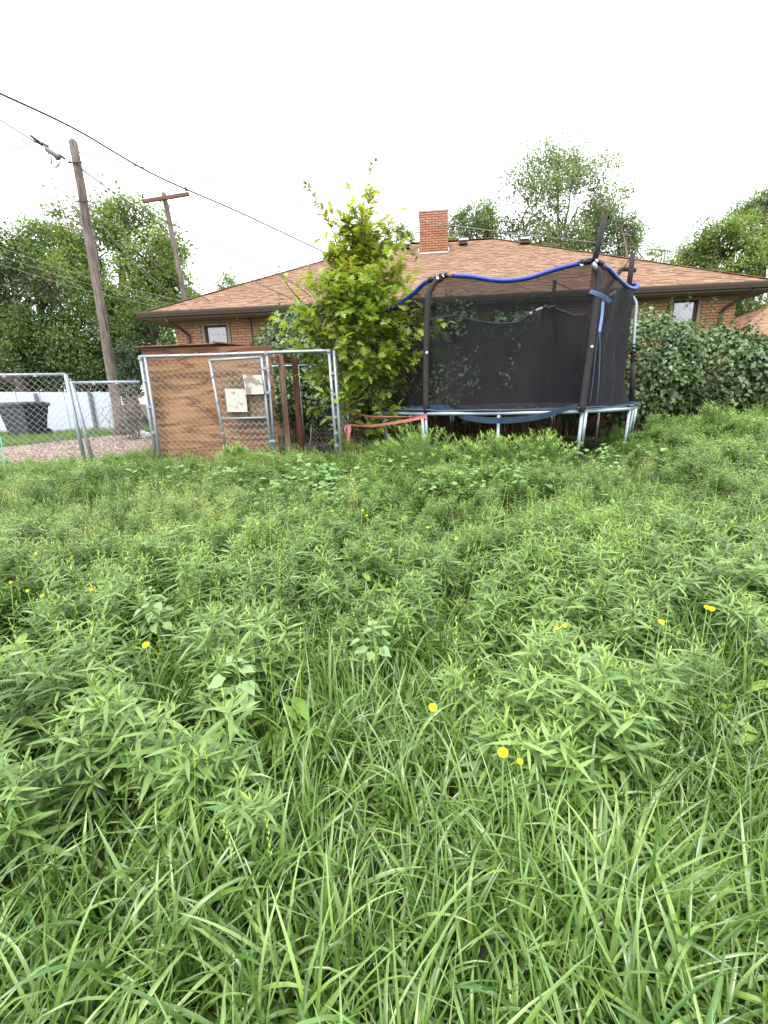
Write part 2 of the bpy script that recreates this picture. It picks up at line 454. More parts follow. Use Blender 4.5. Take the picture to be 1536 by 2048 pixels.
# ------------------------------------------------------------------ scatter (stuff only)
def scatter(name, protos, P, Rot, S, I, label):
    coll = bpy.data.collections.new(name + '_set')
    for p in protos: coll.objects.link(p)
    me = bpy.data.meshes.new(name)
    P = np.asarray(P, np.float32); me.vertices.add(len(P)); me.vertices.foreach_set('co', P.ravel())
    a = me.attributes.new('rot', 'FLOAT_VECTOR', 'POINT'); a.data.foreach_set('vector', np.asarray(Rot, np.float32).ravel())
    a = me.attributes.new('scl', 'FLOAT', 'POINT'); a.data.foreach_set('value', np.asarray(S, np.float32))
    a = me.attributes.new('idx', 'INT', 'POINT'); a.data.foreach_set('value', np.asarray(I, np.int32))
    ng = bpy.data.node_groups.new(name + '_nodes', 'GeometryNodeTree')
    ng.interface.new_socket('Geometry', in_out='INPUT', socket_type='NodeSocketGeometry')
    ng.interface.new_socket('Geometry', in_out='OUTPUT', socket_type='NodeSocketGeometry')
    gi = ng.nodes.new('NodeGroupInput'); go = ng.nodes.new('NodeGroupOutput')
    ip = ng.nodes.new('GeometryNodeInstanceOnPoints'); ci = ng.nodes.new('GeometryNodeCollectionInfo')
    ci.inputs['Collection'].default_value = coll
    ci.inputs['Separate Children'].default_value = True; ci.inputs['Reset Children'].default_value = True
    def na(n, ty):
        x = ng.nodes.new('GeometryNodeInputNamedAttribute'); x.data_type = ty; x.inputs['Name'].default_value = n
        return x.outputs['Attribute']
    e = ng.nodes.new('FunctionNodeEulerToRotation')
    L = ng.links.new
    L(gi.outputs[0], ip.inputs['Points']); L(ci.outputs[0], ip.inputs['Instance'])
    ip.inputs['Pick Instance'].default_value = True
    L(na('idx', 'INT'), ip.inputs['Instance Index']); L(na('rot', 'FLOAT_VECTOR'), e.inputs[0]); L(e.outputs[0], ip.inputs['Rotation'])
    L(na('scl', 'FLOAT'), ip.inputs['Scale']); L(ip.outputs[0], go.inputs[0])
    o = bpy.data.objects.new(name, me); root_col.objects.link(o)
    md = o.modifiers.new('scatter', 'NODES'); md.node_group = ng
    return tag(o, label, kind='stuff')

# ================================================================== SETTING
# ground sheet
def ground_sheet():
    xs = np.concatenate([np.linspace(-600, -24, 12), np.linspace(-20, 20, 121), np.linspace(24, 600, 12)])
    ys = np.concatenate([np.linspace(-300, -6, 6), np.linspace(-4, 26, 91), np.linspace(30, 900, 14)])
    V = [(x, y, gz(x, y)) for y in ys for x in xs]
    nx = len(xs)
    F = [(j * nx + i, j * nx + i + 1, (j + 1) * nx + i + 1, (j + 1) * nx + i) for j in range(len(ys) - 1) for i in range(nx - 1)]
    o = np_obj('ground', V, F, M['soil'], smooth=True)
    tag(o, 'dark soil of the overgrown yard', kind='structure')
ground_sheet()

def sheet(name, poly_pts, mat, lift, label, n=24):
    """a strip between two edge lines, following the ground"""
    (a0, a1), (b0, b1) = poly_pts
    V = []; F = []
    for j in range(n + 1):
        for i in range(n + 1):
            s, t = i / n, j / n
            p = (1 - t) * ((1 - s) * np.array(a0) + s * np.array(a1)) + t * ((1 - s) * np.array(b0) + s * np.array(b1))
            V.append((p[0], p[1], gz(p[0], p[1]) + lift))
    for j in range(n):
        for i in range(n): F.append((j * (n + 1) + i, j * (n + 1) + i + 1, (j + 1) * (n + 1) + i + 1, (j + 1) * (n + 1) + i))
    return tag(np_obj(name, V, F, mat, smooth=True), label, kind='structure')
GR_A = ((-11.5, 4.2), (-4.6, 8.6)); GR_B = ((-11.5, 8.3), (-8.3, 16.5))
sheet('gravel_path', (((-12.5, 4.0), (-4.2, 8.6)), ((-12.5, 7.9), (-7.2, 15.4))), M['gravel'], .012, 'pinkish gravel path running behind the chain link fence')

# ================================================================== HOUSE
HYAW = radians(-5.036)
HO = Vector((-5.45, 12.84, 0))
house = thing('brick_house', 'tan brick single storey house with brown shingle hip roof', 'house', HO, HYAW)
HL, HD = 14.15, 10.0
WT = 3.32            # wall top
EZ, OV = 3.47, .60   # eave height, overhang
RZ = 6.32
rng = random.Random(4)
def hb(): return MB()
def hbuild(mb, name, mat, parent=house, smooth=False): return mb.build(name, mat, parent, smooth, world=False)

# wall core (mortar) with openings left for the windows
wins = [(.83, 1.45, 2.12, 3.21), (12.70, 13.28, 2.05, 3.29), (8.75, 9.65, 2.1, 3.25)]
def wall_rects(x0, x1, z0, z1, holes):
    xs = sorted({x0, x1, *[h[0] for h in holes], *[h[1] for h in holes]}); zs = sorted({z0, z1, *[h[2] for h in holes], *[h[3] for h in holes]})
    for i in range(len(xs) - 1):
        for j in range(len(zs) - 1):
            cx, cz = (xs[i] + xs[i + 1]) / 2, (zs[j] + zs[j + 1]) / 2
            if not any(h[0] < cx < h[1] and h[2] < cz < h[3] for h in holes): yield xs[i], xs[i + 1], zs[j], zs[j + 1]
m = MB()
for a, b, c, d in wall_rects(0, HL, -.3, WT, wins): m.box(((a + b) / 2, .1, (c + d) / 2), (b - a, .2, d - c))
m.box((.1, HD / 2 + .1, WT / 2), (.2, HD - .2, WT)); m.box((HL - .1, HD / 2 + .1, WT / 2), (.2, HD - .2, WT)); m.box((HL / 2, HD, WT / 2), (HL, .2, WT))
wall = hbuild(m, 'wall', M['mortar'])
# bricks of the rear wall
def brick_mesh(name, w, d, h, mat):
    b = MB(); e = .004
    b.add([(-w/2, 0, -h/2), (w/2, 0, -h/2), (w/2, 0, h/2), (-w/2, 0, h/2),
           (-w/2 + e, -d, -h/2 + e), (w/2 - e, -d, -h/2 + e), (w/2 - e, -d, h/2 - e), (-w/2 + e, -d, h/2 - e)],
          [(4, 5, 6, 7), (0, 1, 5, 4), (1, 2, 6, 5), (2, 3, 7, 6), (3, 0, 4, 7)])
    me = bpy.data.meshes.new(name); me.from_pydata(b.v, [], b.f); me.materials.append(mat); return me, b
BW, BH, JT, CO = .193, .0575, .010, .0677
brick_me, brick_b = brick_mesh('brick', BW, .012, BH, M['brick'])
rest = MB(); singles = []
nrow = int((WT - 1.15) / CO)
for r in range(nrow):
    z = WT - .03 - r * CO - BH / 2
    x = -(r % 2) * (BW + JT) / 2
    while x < HL:
        a, b = max(x, 0.0), min(x + BW, HL); x += BW + JT
        for hx0, hx1, hz0, hz1 in wins:
            if z + BH / 2 > hz0 - .09 and z - BH / 2 < hz1 + .05:
                if a < hx1 + .09 and b > hx0 - .09:
                    if a < hx0 - .09: b = min(b, hx0 - .09)
                    elif b > hx1 + .09: a = max(a, hx1 + .09)
                    else: a = b
        if b - a < .03: continue
        singles.append((a, b, z))
def vis(s):
    a, b, z = s
    if a > 11.4 and z > 1.75: return 0 if (a > 13.3 or z > 2.5) else 1
    if b < 2.3 and z > 2.45: return 0
    return 2 + abs((a + b) / 2 - 7)
singles.sort(key=vis)
for k, (a, b, z) in enumerate(singles):
    w = b - a; jz = rng.uniform(-.0015, .0015); jd = rng.uniform(0, .003)
    if k < 300:
        o = bpy.data.objects.new('brick', brick_me); o.location = ((a + b) / 2, -.0005 + jd, z + jz); o.scale.x = w / BW; link(o, wall)
    else:
        rest.add([((vx * w / BW) + (a + b) / 2, vy - .0005 + jd, vz + z + jz) for vx, vy, vz in brick_b.v], brick_b.f)
tag(hbuild(rest, 'brick_field', M['brick'], wall), kind='stuff')
# side wall bricks near the right corner end
m = MB()
for r in range(nrow):
    z = WT - .03 - r * CO - BH / 2; y = .0 - ((r + 1) % 2) * .1
    while y < 3:
        a, b = max(y, .002), min(y + BW, 3); y += BW + JT
        m.box((HL + .004, (a + b) / 2, z), (.012, b - a, BH))
tag(hbuild(m, 'brick_field', M['brick'], wall), kind='stuff')

# windows
def window(x0, x1, z0, z1, meet, valance):
    tr = MB(); t = .075
    tr.box(((x0 + x1) / 2, -.012, z1 + .02), (x1 - x0 + 2 * t, .05, .05)); tr.box((x0 - t / 2, -.012, (z0 + z1) / 2 - .003), (t, .05, z1 - z0 - .006)); tr.box((x1 + t / 2, -.012, (z0 + z1) / 2 - .003), (t, .05, z1 - z0 - .006))
    tr.box(((x0 + x1) / 2, -.03, z0 - .03), (x1 - x0 + 2 * t + .04, .1, .05))
    w = hbuild(tr, 'window', M['trim'])
    f = MB(); q = .045
    f.box(((x0 + x1) / 2, .03, z1 - q / 2), (x1 - x0, .06, q)); f.box(((x0 + x1) / 2, .03, z0 + q / 2), (x1 - x0, .06, q))
    f.box((x0 + q / 2, .03, (z0 + z1) / 2), (q, .06, z1 - z0 - 2 * q)); f.box((x1 - q / 2, .03, (z0 + z1) / 2), (q, .06, z1 - z0 - 2 * q))
    f.box(((x0 + x1) / 2, .036, meet), (x1 - x0 - 2 * q, .05, .04))
    hbuild(f, 'frame', M['winframe'], w)
    for za, zb in ((z0 + q, meet - .02), (meet + .02, z1 - q)):
        p = MB(); p.box(((x0 + x1) / 2, .04, (za + zb) / 2), (x1 - x0 - 2 * q, .004, zb - za)); hbuild(p, 'pane', M['glass'], w)
    bl = MB(); k = z1 - .06
    if valance:
        bl.box(((x0 + x1) / 2, .12, k - .07), (x1 - x0 - .06, .01, .13))
        for i in range(4): bl.box((x0 + .09 + i * (x1 - x0 - .18) / 3, .11, k - .16), (.10, .008, .03))
        xx = x0 + .04
        while xx < x1 - .06:
            bl.box((xx + .03, .125 + .01 * sin(xx * 60), (z0 + k - .18) / 2), (.052, .01, k - .18 - z0)); xx += .055
    else:
        xx = x0 + .05
        while xx < x1 - .07:
            bl.box((xx + .025, .12, (meet + k) / 2), (.046, .008, k - meet)); xx += .05
    tag(hbuild(bl, 'blind', M['blind'] if valance else M['blind2'], w), kind='stuff')
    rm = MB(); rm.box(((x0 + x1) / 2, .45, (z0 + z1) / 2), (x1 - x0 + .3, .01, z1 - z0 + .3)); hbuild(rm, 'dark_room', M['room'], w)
window(*wins[0], 2.66, True); window(*wins[1], 2.77, False); window(*wins[2], 2.7, False)

# roof
ex0, ex1, ey0, ey1 = -.55, HL + .55, -OV, HD + OV
half = (ey1 - ey0) / 2; ry = ey0 + half
rx0, rx1 = ex0 + half, ex1 - half
slope = (RZ - EZ) / half
m = MB()
A, B, Cc, D = (ex0, ey0, EZ), (ex1, ey0, EZ), (ex1, ey1, EZ), (ex0, ey1, EZ); E_, G_ = (rx0, ry, RZ), (rx1, ry, RZ)
m.add([A, B, Cc, D, E_, G_], [(0, 1, 5, 4), (1, 2, 5), (2, 3, 4, 5), (3, 0, 4), (3, 2, 1, 0)])
roof = hbuild(m, 'roof', M['roofdeck'])
sl = math.hypot(half, RZ - EZ); ny, nz = -(RZ - EZ) / sl, half / sl
ty, tz = half / sl, (RZ - EZ) / sl
sh_mb = MB(); sh_list = []
EXPO = .143; rows = int(sl / EXPO)
Msl = Matrix(((1, 0, 0), (0, ty, ny), (0, tz, nz)))
for r in range(rows):
    s0 = r * EXPO; f = (s0 + EXPO * .5) / sl
    xa, xb = ex0 + half * f, ex1 - half * f
    x = xa - rng.uniform(0, .2)
    while x < xb:
        w = rng.choice((.09, .12, .15, .17, .2, .24)); a, b = max(x, xa), min(x + w, xb); x += w
        if b - a > .02: sh_list.append((a, b, s0, r))
shingle_me = bpy.data.meshes.new('shingle'); q = MB(); q.box((0, 0, 0), (1, 1, 1)); shingle_me.from_pydata(q.v, [], q.f); shingle_me.materials.append(M['shingle'])
order = sorted(range(len(sh_list)), key=lambda i: (sh_list[i][3], -sh_list[i][0]))
pick = set(order[:300])
for i, (a, b, s0, r) in enumerate(sh_list):
    thick = rng.choice((.006, .007, .013, .014)); L = EXPO + .02
    c = Vector((0, ey0, EZ)) + Vector((0, ty, tz)) * (s0 + L / 2 - .02) + Vector((0, ny, nz)) * (thick / 2 + .003 + .0)
    tilt = Matrix.Rotation(radians(-2.2), 3, 'X')
    MM = Msl @ tilt
    if i in pick:
        o = bpy.data.objects.new('shingle', shingle_me)
        o.matrix_local = Matrix.Translation(c + Vector(((a + b) / 2, 0, 0))) @ (MM @ Matrix.Diagonal((b - a - .003, L, thick))).to_4x4()
        link(o, roof)
    else:
        sh_mb.box(c + Vector(((a + b) / 2, 0, 0)), (b - a - .003, L, thick), MM)
tag(hbuild(sh_mb, 'shingle_field', M['shingle'], roof), kind='stuff')
# hip and ridge caps
caps = MB()
def caps_along(p, q_, nrm):
    p, q_ = Vector(p), Vector(q_); d = q_ - p; n = int(d.length / .15)
    for i in range(n): caps.bar(p + d * (i / n) - d.normalized() * .03 + Vector((0, 0, .016 + .004 * (i % 2))), p + d * ((i + 1) / n) + Vector((0, 0, .012)), .2, .014, nrm)
caps_along(A, E_, (0, 0, 1)); caps_along(B, G_, (0, 0, 1)); caps_along(E_, G_, (0, 0, 1))
tag(hbuild(caps, 'ridge_cap', M['shingle'], roof), kind='stuff')
# eaves
m = MB(); m.box((HL / 2, -.285, EZ - .12), (HL + 1.06, .57, .03)); m.box((HL + .285, HD / 2, EZ - .12), (.5, HD, .03)); m.box((-.285, HD / 2, EZ - .12), (.5, HD, .03)); hbuild(m, 'soffit', M['soffit'])
m = MB(); m.box((HL / 2, -.02, EZ - .17), (HL + .04, .05, .07)); hbuild(m, 'frieze_board', M['soffit'])
def gutter_profile(x0, x1, y):
    g = MB(); prof = [(0, -.105), (-.075, -.105), (-.09, -.07), (-.105, -.045), (-.12, 0), (-.12, .018), (-.105, .018), (-.10, -.0), (0, -.02)]
    vs = []; 
    for x in (x0, x1):
        for a, b in prof: vs.append((x, y + a, EZ + b))
    n = len(prof); g.add(vs, [(i, (i + 1) % n, n + (i + 1) % n, n + i) for i in range(n)] + [tuple(range(n - 1, -1, -1)), tuple(range(n, 2 * n))])
    return g
g = gutter_profile(ex0 - .04, ex1 + .04, ey0 - .005); hbuild(g, 'gutter', M['gutter'])
m = MB(); m.box((HL / 2, ey0 + .013, EZ - .08), (ex1 - ex0, .024, .13)); m.box((ex1 - .012, HD / 2, EZ - .07), (.024, ey1 - ey0 - .06, .15)); m.box((ex0 + .012, HD / 2, EZ - .07), (.024, ey1 - ey0 - .06, .15)); hbuild(m, 'fascia', M['gutter'])
for pts in ([(.12, ey0 + .0, EZ - .1), (.14, ey0 + .0, EZ - .2), (.24, -.35, EZ - .28), (.36, -.12, EZ - .43), (.385, -.055, EZ - .5), (.385, -.055, EZ - .7), (.385, -.055, .4)],
            [(14.12, ey0 + .0, EZ - .1), (14.12, ey0 + .02, EZ - .16), (14.02, -.35, EZ - .27), (13.86, -.12, EZ - .43), (13.83, -.055, EZ - .52), (13.83, -.055, EZ - .7), (13.83, -.055, .4)]):
    m = MB(); m.tube(pts, .04, 8); hbuild(m, 'downspout', M['downpipe'], smooth=False)
# chimney
cx0, cx1, cy0, cy1, cz0, cz1 = 6.56, 7.46, 3.6, 4.15, 5.3, 6.78
m = MB(); m.box(((cx0 + cx1) / 2, (cy0 + cy1) / 2, (cz0 + cz1) / 2), (cx1 - cx0 - .02, cy1 - cy0 - .02, cz1 - cz0))
ch = hbuild(m, 'chimney', M['mortar'])
bch_me, _ = brick_mesh('chimney_brick', BW, .014, BH, M['brickch'])
r = 0; z = 5.62
while z < cz1 - .05:
    x = cx0 - (r % 2) * (BW + JT) / 2
    while x < cx1 - .01:
        a, b = max(x, cx0), min(x + BW, cx1); x += BW + JT
        if b - a > .03:
            o = bpy.data.objects.new('brick', bch_me); o.location = ((a + b) / 2, cy0 + .008, z + BH / 2); o.scale.x = (b - a) / BW; link(o, ch)
    z += CO; r += 1
m = MB()
for side, xx in ((-1, cx0), (1, cx1)):
    z = 5.62; r = 1
    while z < cz1 - .05:
        y = cy0 + .004 - (r % 2) * .1
        while y < cy1:
            a, b = max(y, cy0 + .004), min(y + BW, cy1); y += BW + JT
            if b - a > .02: m.box((xx + side * -.004, (a + b) / 2, z + BH / 2), (.014, b - a, BH))
        z += CO; r += 1
tag(hbuild(m, 'side_bricks', M['brickch'], ch), kind='stuff')
m = MB(); m.box(((cx0 + cx1) / 2, (cy0 + cy1) / 2, cz1 + .02), (cx1 - cx0 + .03, cy1 - cy0 + .03, .045)); hbuild(m, 'cap', M['concrete'], ch)
m = MB(); m.box(((cx0 + cx1) / 2, cy0 - .02, 5.605), (cx1 - cx0 + .1, .06, .05)); m.bar((cx0 - .03, cy0 - .05, 5.60), (cx0 - .03, cy0 + .3, 5.80), .03, .1); m.bar((cx1 + .03, cy0 - .05, 5.60), (cx1 + .03, cy0 + .3, 5.80), .03, .1); hbuild(m, 'flashing', M['flash'], ch)
for vx, vy in ((8.0, 4.3), (6.1, 4.2), (9.9, 3.95)):
    z = EZ + (vy - ey0) * slope
    m = MB(); m.box((vx, vy, z + .1), (.26, .26, .13)); v = hbuild(m, 'roof_vent', M['vent'], roof)
    m = MB(); m.box((vx, vy - .01, z + .178), (.32, .32, .02)); m.bar((vx - .15, vy - .17, z + .15), (vx + .15, vy - .17, z + .15), .02, .05)
    hbuild(m, 'vent_hood', M['flash'], roof)
# service entrance pieces
m = MB(); m.tube([(1.78, -.05, 3.36), (1.95, -.07, 3.37), (2.06, -.08, 3.36), (2.12, -.06, 3.28), (2.12, -.03, 3.1), (2.12, -.03, .6)], .022, 6); hbuild(m, 'conduit', M['downpipe'])
for x in (1.76, 7.23):
    m = MB(); m.tube([(x, -.02, 3.33), (x, -.1, 3.36)], .028, 8); m.tube([(x, -.08, 3.335), (x, -.08, 3.40)], [.035, .02], 8); hbuild(m, 'insulator', M['whiteplastic'])

# neighbour's house far right
nb0 = at(1462, 673, 17.5); nh = thing('neighbour_house', 'low red brick house corner with brown roof beyond the tan house', 'house', (nb0.x, nb0.y, 0), radians(-6))
m = MB(); m.box((6.6, 4, 1.4), (12, 7, nb0.z * 2 - 3.2)); nwall = hbuild(m, 'wall', M['mortar'], nh)
m = MB(); zt = nb0.z - .25
for r in range(24):
    x = .6 - (r % 2) * .1
    z = zt - r * CO
    while x < 4: a = max(x, .6); m.box(((a + x + BW) / 2, .5 - .004, z), (x + BW - a, .014, BH)); x += BW + JT
tag(hbuild(m, 'brick_field', M['redbrick'], nwall), kind='stuff')
m = MB(); z = nb0.z; m.add([(0, 0, z), (13, 0, z), (13, 8, z), (0, 8, z), (4, 4, z + 1.75), (9, 4, z + 1.75)], [(0, 1, 5, 4), (1, 2, 5), (2, 3, 4, 5), (3, 0, 4), (3, 2, 1, 0)]); nroof = hbuild(m, 'roof', M['roofdeck'], nh)
m = MB(); sn = math.hypot(4, 1.75); Mn = Matrix(((1, 0, 0), (0, 4 / sn, -1.75 / sn), (0, 1.75 / sn, 4 / sn)))
for r in range(int(sn / EXPO)):
    f = (r + .5) * EXPO / sn; x = 4 * f
    while x < min(13 - 4 * f, 6):
        w = rng.choice((.15, .2, .26, .3)); m.box(Vector((x + w / 2, 0, z)) + Mn @ Vector((0, (r + .5) * EXPO, .008 + rng.choice((0, .006)))), (w - .004, EXPO + .01, .012), Mn); x += w
tag(hbuild(m, 'shingle_field', M['shingle'], nroof), kind='stuff')
m = MB(); m.box((6.5, -.02, z - .08), (13, .05, .14)); m.box((-.02, 4, z - .08), (.05, 8, .14)); hbuild(m, 'fascia', M['gutter'], nh)

# ================================================================== UTILITY POLES AND WIRES
def tapered_pole(name, label, base, top, r0, r1, seed):
    o = thing(name, label, 'utility pole', base)
    rg = random.Random(seed); m = MB(); pts = []; rs = []
    for i in range(15):
        t = i / 14; p = Vector(base).lerp(Vector(top), t)
        pts.append(p + Vector((rg.uniform(-.012, .012), rg.uniform(-.012, .012), 0))); rs.append(r0 + (r1 - r0) * t + rg.uniform(-.004, .004))
    pts.append(Vector(top) + Vector((0.02, 0, .06))); rs.append(r1 * .55)
    m.tube(pts, rs, 14); m.build('shaft', M['pole'], o, smooth=True)
    return o
pb = at(243, 872, 14); pb.z = gz(pb.x, pb.y) - .1
pt = at(147, 284, 14)
pole_a = tapered_pole('utility_pole', 'tall weathered bare wooden pole standing beside the gravel path', pb, pt, .145, .1, 1)
def on_pole(t): return pb.lerp(pt, t)
m = MB(); c = on_pole(.935); m.tube([c + Vector((-.18, -.1, 0)), c + Vector((.2, -.1, 0))], .02, 6); m.build('bolt', M['darksteel'], pole_a)
m = MB(); c = on_pole(.82); m.tube([c + Vector((-.16, -.1, 0)), c + Vector((.22, -.1, -.02))], .02, 6); m.build('bolt', M['darksteel'], pole_a)
pb2 = at(372, 608, 22); pt2 = at(327, 387, 22); pb2 = pt2.lerp(pb2, 9.7 / 4.4); pb2.z = 0.2
pole_b = tapered_pole('utility_pole', 'far wooden pole with a reddish crossarm rising behind the house roof', pb2, pt2, .13, .1, 2)
a, b = at(285, 403, 21.8), at(378, 388, 21.8)
m = MB(); m.bar(a, b, .1, .13); arm = m.build('crossarm', M['crossarm'], pole_b)
for p in (a.lerp(b, .02), a.lerp(b, .95)):
    m = MB(); m.tube([p + Vector((0, 0, .05)), p + Vector((0, 0, .2))], .015, 6); m.tube([p + Vector((0, 0, .14)), p + Vector((0, 0, .17)), p + Vector((0, 0, .19)), p + Vector((0, 0, .26))], [.06, .06, .03, .045], 8); m.build('insulator', M['darksteel'], pole_b)
for t in (.3, .7):
    m = MB(); m.bar(a.lerp(b, t) + Vector((0, -.06, -.05)), pt2 + Vector((0, -.16, -.85)), .03, .008); m.build('brace', M['darksteel'], pole_b)

def cable(name, label, pts, r, mat, group=None, twist=None):
    P = spline(pts, 14); m = MB(); m.tube(P, r, 6)
    o = m.build(name, mat, smooth=True); tag(o, label, 'cable', group)
    return o
WB = Matrix.Translation(HO) @ Matrix.Rotation(HYAW, 4, 'Z')
def hp(x, y, z): return WB @ Vector((x, y, z))
cable('service_cable', 'thick dark twisted cable crossing the sky down to the house eave', [at(-500, -90, 5.2), at(-240, 68, 5.8), at(-40, 168, 6.6), at(0, 187, 6.8), at(150, 258, 7.6), at(310, 350, 8.7), at(480, 425, 9.8), at(665, 512, 11), at(790, 568, 11.8), hp(7.23, -.1, 3.38)], .014, M['cable'])
cable('messenger_cable', 'dark cable from the left edge to the top of the weathered pole', [at(-600, -160, 11), at(-300, 48, 12.2), at(-60, 203, 13), at(0, 240, 13.2), at(70, 283, 13.5), at(158, 333, 13.85)], .016, M['cable'])
cable('drop_wire', 'upper of two thin wires running from the pole to the house behind the oak', [at(160, 335, 13.85), at(260, 405, 13.6), at(400, 476, 13.2), at(560, 550, 12.6), hp(4.3, -.05, 3.35)], .012, M['cable'])
cable('drop_wire', 'lower of two thin wires running from the pole to the house behind the oak', [at(160, 337, 13.85), at(250, 403, 13.6), at(400, 501, 13.1), at(520, 568, 12.5), hp(4.25, -.05, 3.3)], .010, M['cable'])
cable('drop_wire', 'wire from partway up the pole to the insulator over the left window', [at(171, 405, 13.85), at(245, 468, 13.6), at(318, 533, 13.3), at(372, 573, 13.0), hp(1.76, -.1, 3.38)], .010, M['cable'])
cable('power_line', 'pale thin line high across the sky passing in front of the chimney', [at(40, 280, 14), at(100, 291, 14), at(340, 347, 14.3), at(560, 393, 14.6), at(740, 423, 14.9), at(895, 450, 15.2), at(1130, 478, 18), at(1400, 508, 24), at(1600, 522, 28)], .013, M['palewire'])
cable('far_line', 'lone thin line at the left edge leading into the tree', [at(-30, 408, 18), at(0, 413, 18), at(80, 434, 18), at(200, 475, 19)], .009, M['palewire'])
for k, (p, q) in enumerate((((-20, 522), (345, 620)), ((-20, 505), (356, 612)), ((-20, 488), (368, 604)))):
    A_, B_ = at(*p, 17.2), at(*q, 16.2)
    cable('far_line', ('lowest', 'middle', 'highest')[k] + ' of three parallel pale wires sagging in front of the left trees', [A_, A_.lerp(B_, .5) + Vector((0, 0, -.12)), B_], .006, M['palewire'], 'three parallel wires')
for k, (p, q) in enumerate((((172, 408), (330, 585)), ((176, 415), (345, 590)))):
    cable('drop_wire', ('left', 'right')[k] + ' of two steep thin wires from the pole down past the big left tree', [at(*p, 14), at((p[0] + q[0]) / 2 - 6, (p[1] + q[1]) / 2 + 6, 14.5), at(*q, 15)], .007, M['palewire'])
# splice case
sp = thing('splice_case', 'grey cable splice case hanging on the cable left of the pole', 'splice case', at(104, 306, 13.4))
a, b = at(90, 296, 13.45), at(121, 317, 13.45); d = b - a
m = MB(); m.tube([a, a + d * .06, a + d * .12, a + d * .9, a + d * .95, b], [.02, .05, .06, .06, .05, .02], 10); m.build('case', M['greypost'], sp, smooth=True)
m = MB()
for pts in ([(97, 306), (100, 322), (108, 333), (117, 331), (119, 322), (112, 318)], [(103, 312), (104, 328), (112, 335), (116, 326), (110, 316)]): m.tube(spline([at(x, y, 13.45) for x, y in pts], 6), .012, 5)
m.build('cable_loop', M['cable'], sp, smooth=True)
m = MB(); m.tube(spline([at(x, y, 13.45) for x, y in ((88, 308), (78, 310), (72, 295), (66, 288), (45, 295), (22, 303))], 6), .010, 5); m.build('loose_wire', M['greytwig'], sp, smooth=True)
m = MB()
for x, y in ((67, 276), (73, 281), (80, 285), (91, 291), (124, 314)): p = at(x, y, 13.45); m.tube([p + Vector((-.06, 0, .05)), p + Vector((.06, 0, -.04))], .03, 6)
tag(m.build('cable_clip', M['clamp'], sp), kind='stuff')

# ================================================================== SHED AND KENNEL
SY = 7.46
shed = thing('plywood_shed', 'brown plywood shed with flat lean-to roof behind the chain link', 'shed', (-2.75, SY, gz(-2.75, SY)))
x0, x1 = -3.76, -1.72
def warp_panel(mb, x0, x1, z0, z1, y, th, amp, seed, nx=14, nz=10, tl=0, tr=0):
    vs = []; fs = []
    for side in (0, 1):
        for j in range(nz + 1):
            for i in range(nx + 1):
                s, t = i / nx, j / nz
                dy = amp * noise.noise(Vector((s * 2.2, t * 1.6, seed)))
                zt = z0 + (z1 + tl * (1 - s) + tr * s - z0) * t
                vs.append((x0 + (x1 - x0) * s, y + dy + side * th, zt))
    n = (nx + 1) * (nz + 1)
    for j in range(nz):
        for i in range(nx):
            a = j * (nx + 1) + i; q = (a, a + 1, a + nx + 2, a + nx + 1); fs += [q, tuple(n + k for k in reversed(q))]
    rim = [i for i in range(nx + 1)] + [j * (nx + 1) + nx for j in range(1, nz + 1)] + [nz * (nx + 1) + i for i in range(nx - 1, -1, -1)] + [j * (nx + 1) for j in range(nz - 1, 0, -1)]
    for k in range(len(rim)):
        a, b = rim[k], rim[(k + 1) % len(rim)]; fs.append((b, a, n + a, n + b))
    mb.add(vs, fs)
m = MB(); warp_panel(m, x0, x1, .12, 1.93, SY, .018, .03, 1.0); m.build('front_panel', M['ply'], shed)
m = MB(); warp_panel(m, x0 - .02, x1 + .02, 1.84, 2.085, SY + .07, .02, .01, 2.0, tl=.02); m.build('header_board', M['ply2'], shed)
m = MB(); m.add([(x0 - .09, SY + .0, 2.112), (-2.58, SY + .0, 2.125), (-2.50, SY + 1.6, 2.23), (x0 - .09, SY + 1.6, 2.23), (x0 - .09, SY + .0, 2.13), (-2.58, SY + .0, 2.145), (-2.50, SY + 1.6, 2.25), (x0 - .09, SY + 1.6, 2.25)],
               [(0, 3, 2, 1), (4, 5, 6, 7), (0, 1, 5, 4), (1, 2, 6, 5), (2, 3, 7, 6), (3, 0, 4, 7)]); m.build('roof_sheet', M['ply2'], shed)
m = MB(); m.add([(-2.62, SY + .02, 2.15), (-2.05, SY + .1, 2.09), (-2.05, SY + 1.5, 2.14), (-2.62, SY + 1.5, 2.2), (-2.62, SY + .02, 2.168), (-2.05, SY + .1, 2.108), (-2.05, SY + 1.5, 2.158), (-2.62, SY + 1.5, 2.218)],
               [(0, 3, 2, 1), (4, 5, 6, 7), (0, 1, 5, 4), (1, 2, 6, 5), (2, 3, 7, 6), (3, 0, 4, 7)]); m.build('loose_roof_board', M['lumber2'], shed)
m = MB(); warp_panel(m, 0, 1.5, .15, 1.95, 0, .018, .02, 4.0); m.v = [(x0 + .0 + p[1], SY + .1 + p[0], p[2]) for p in m.v]; m.build('side_panel', M['ply'], shed)
for (xa, ya, mat) in ((-1.60, SY + .2, 'lumber'), (-1.52, SY + .95, 'lumber2'), (-1.62, SY + 1.6, 'lumber2')):
    m = MB(); m.bar((xa, ya, gz(xa, ya) - .05), (xa + .0, ya, 1.95), .09, .045, (0, 1, 0)); m.build('post', M[mat], shed)
m = MB(); m.bar((-1.66, SY + .1, 1.9), (-1.58, SY + 1.7, 1.95), .045, .09); m.build('rafter', M['lumber2'], shed)

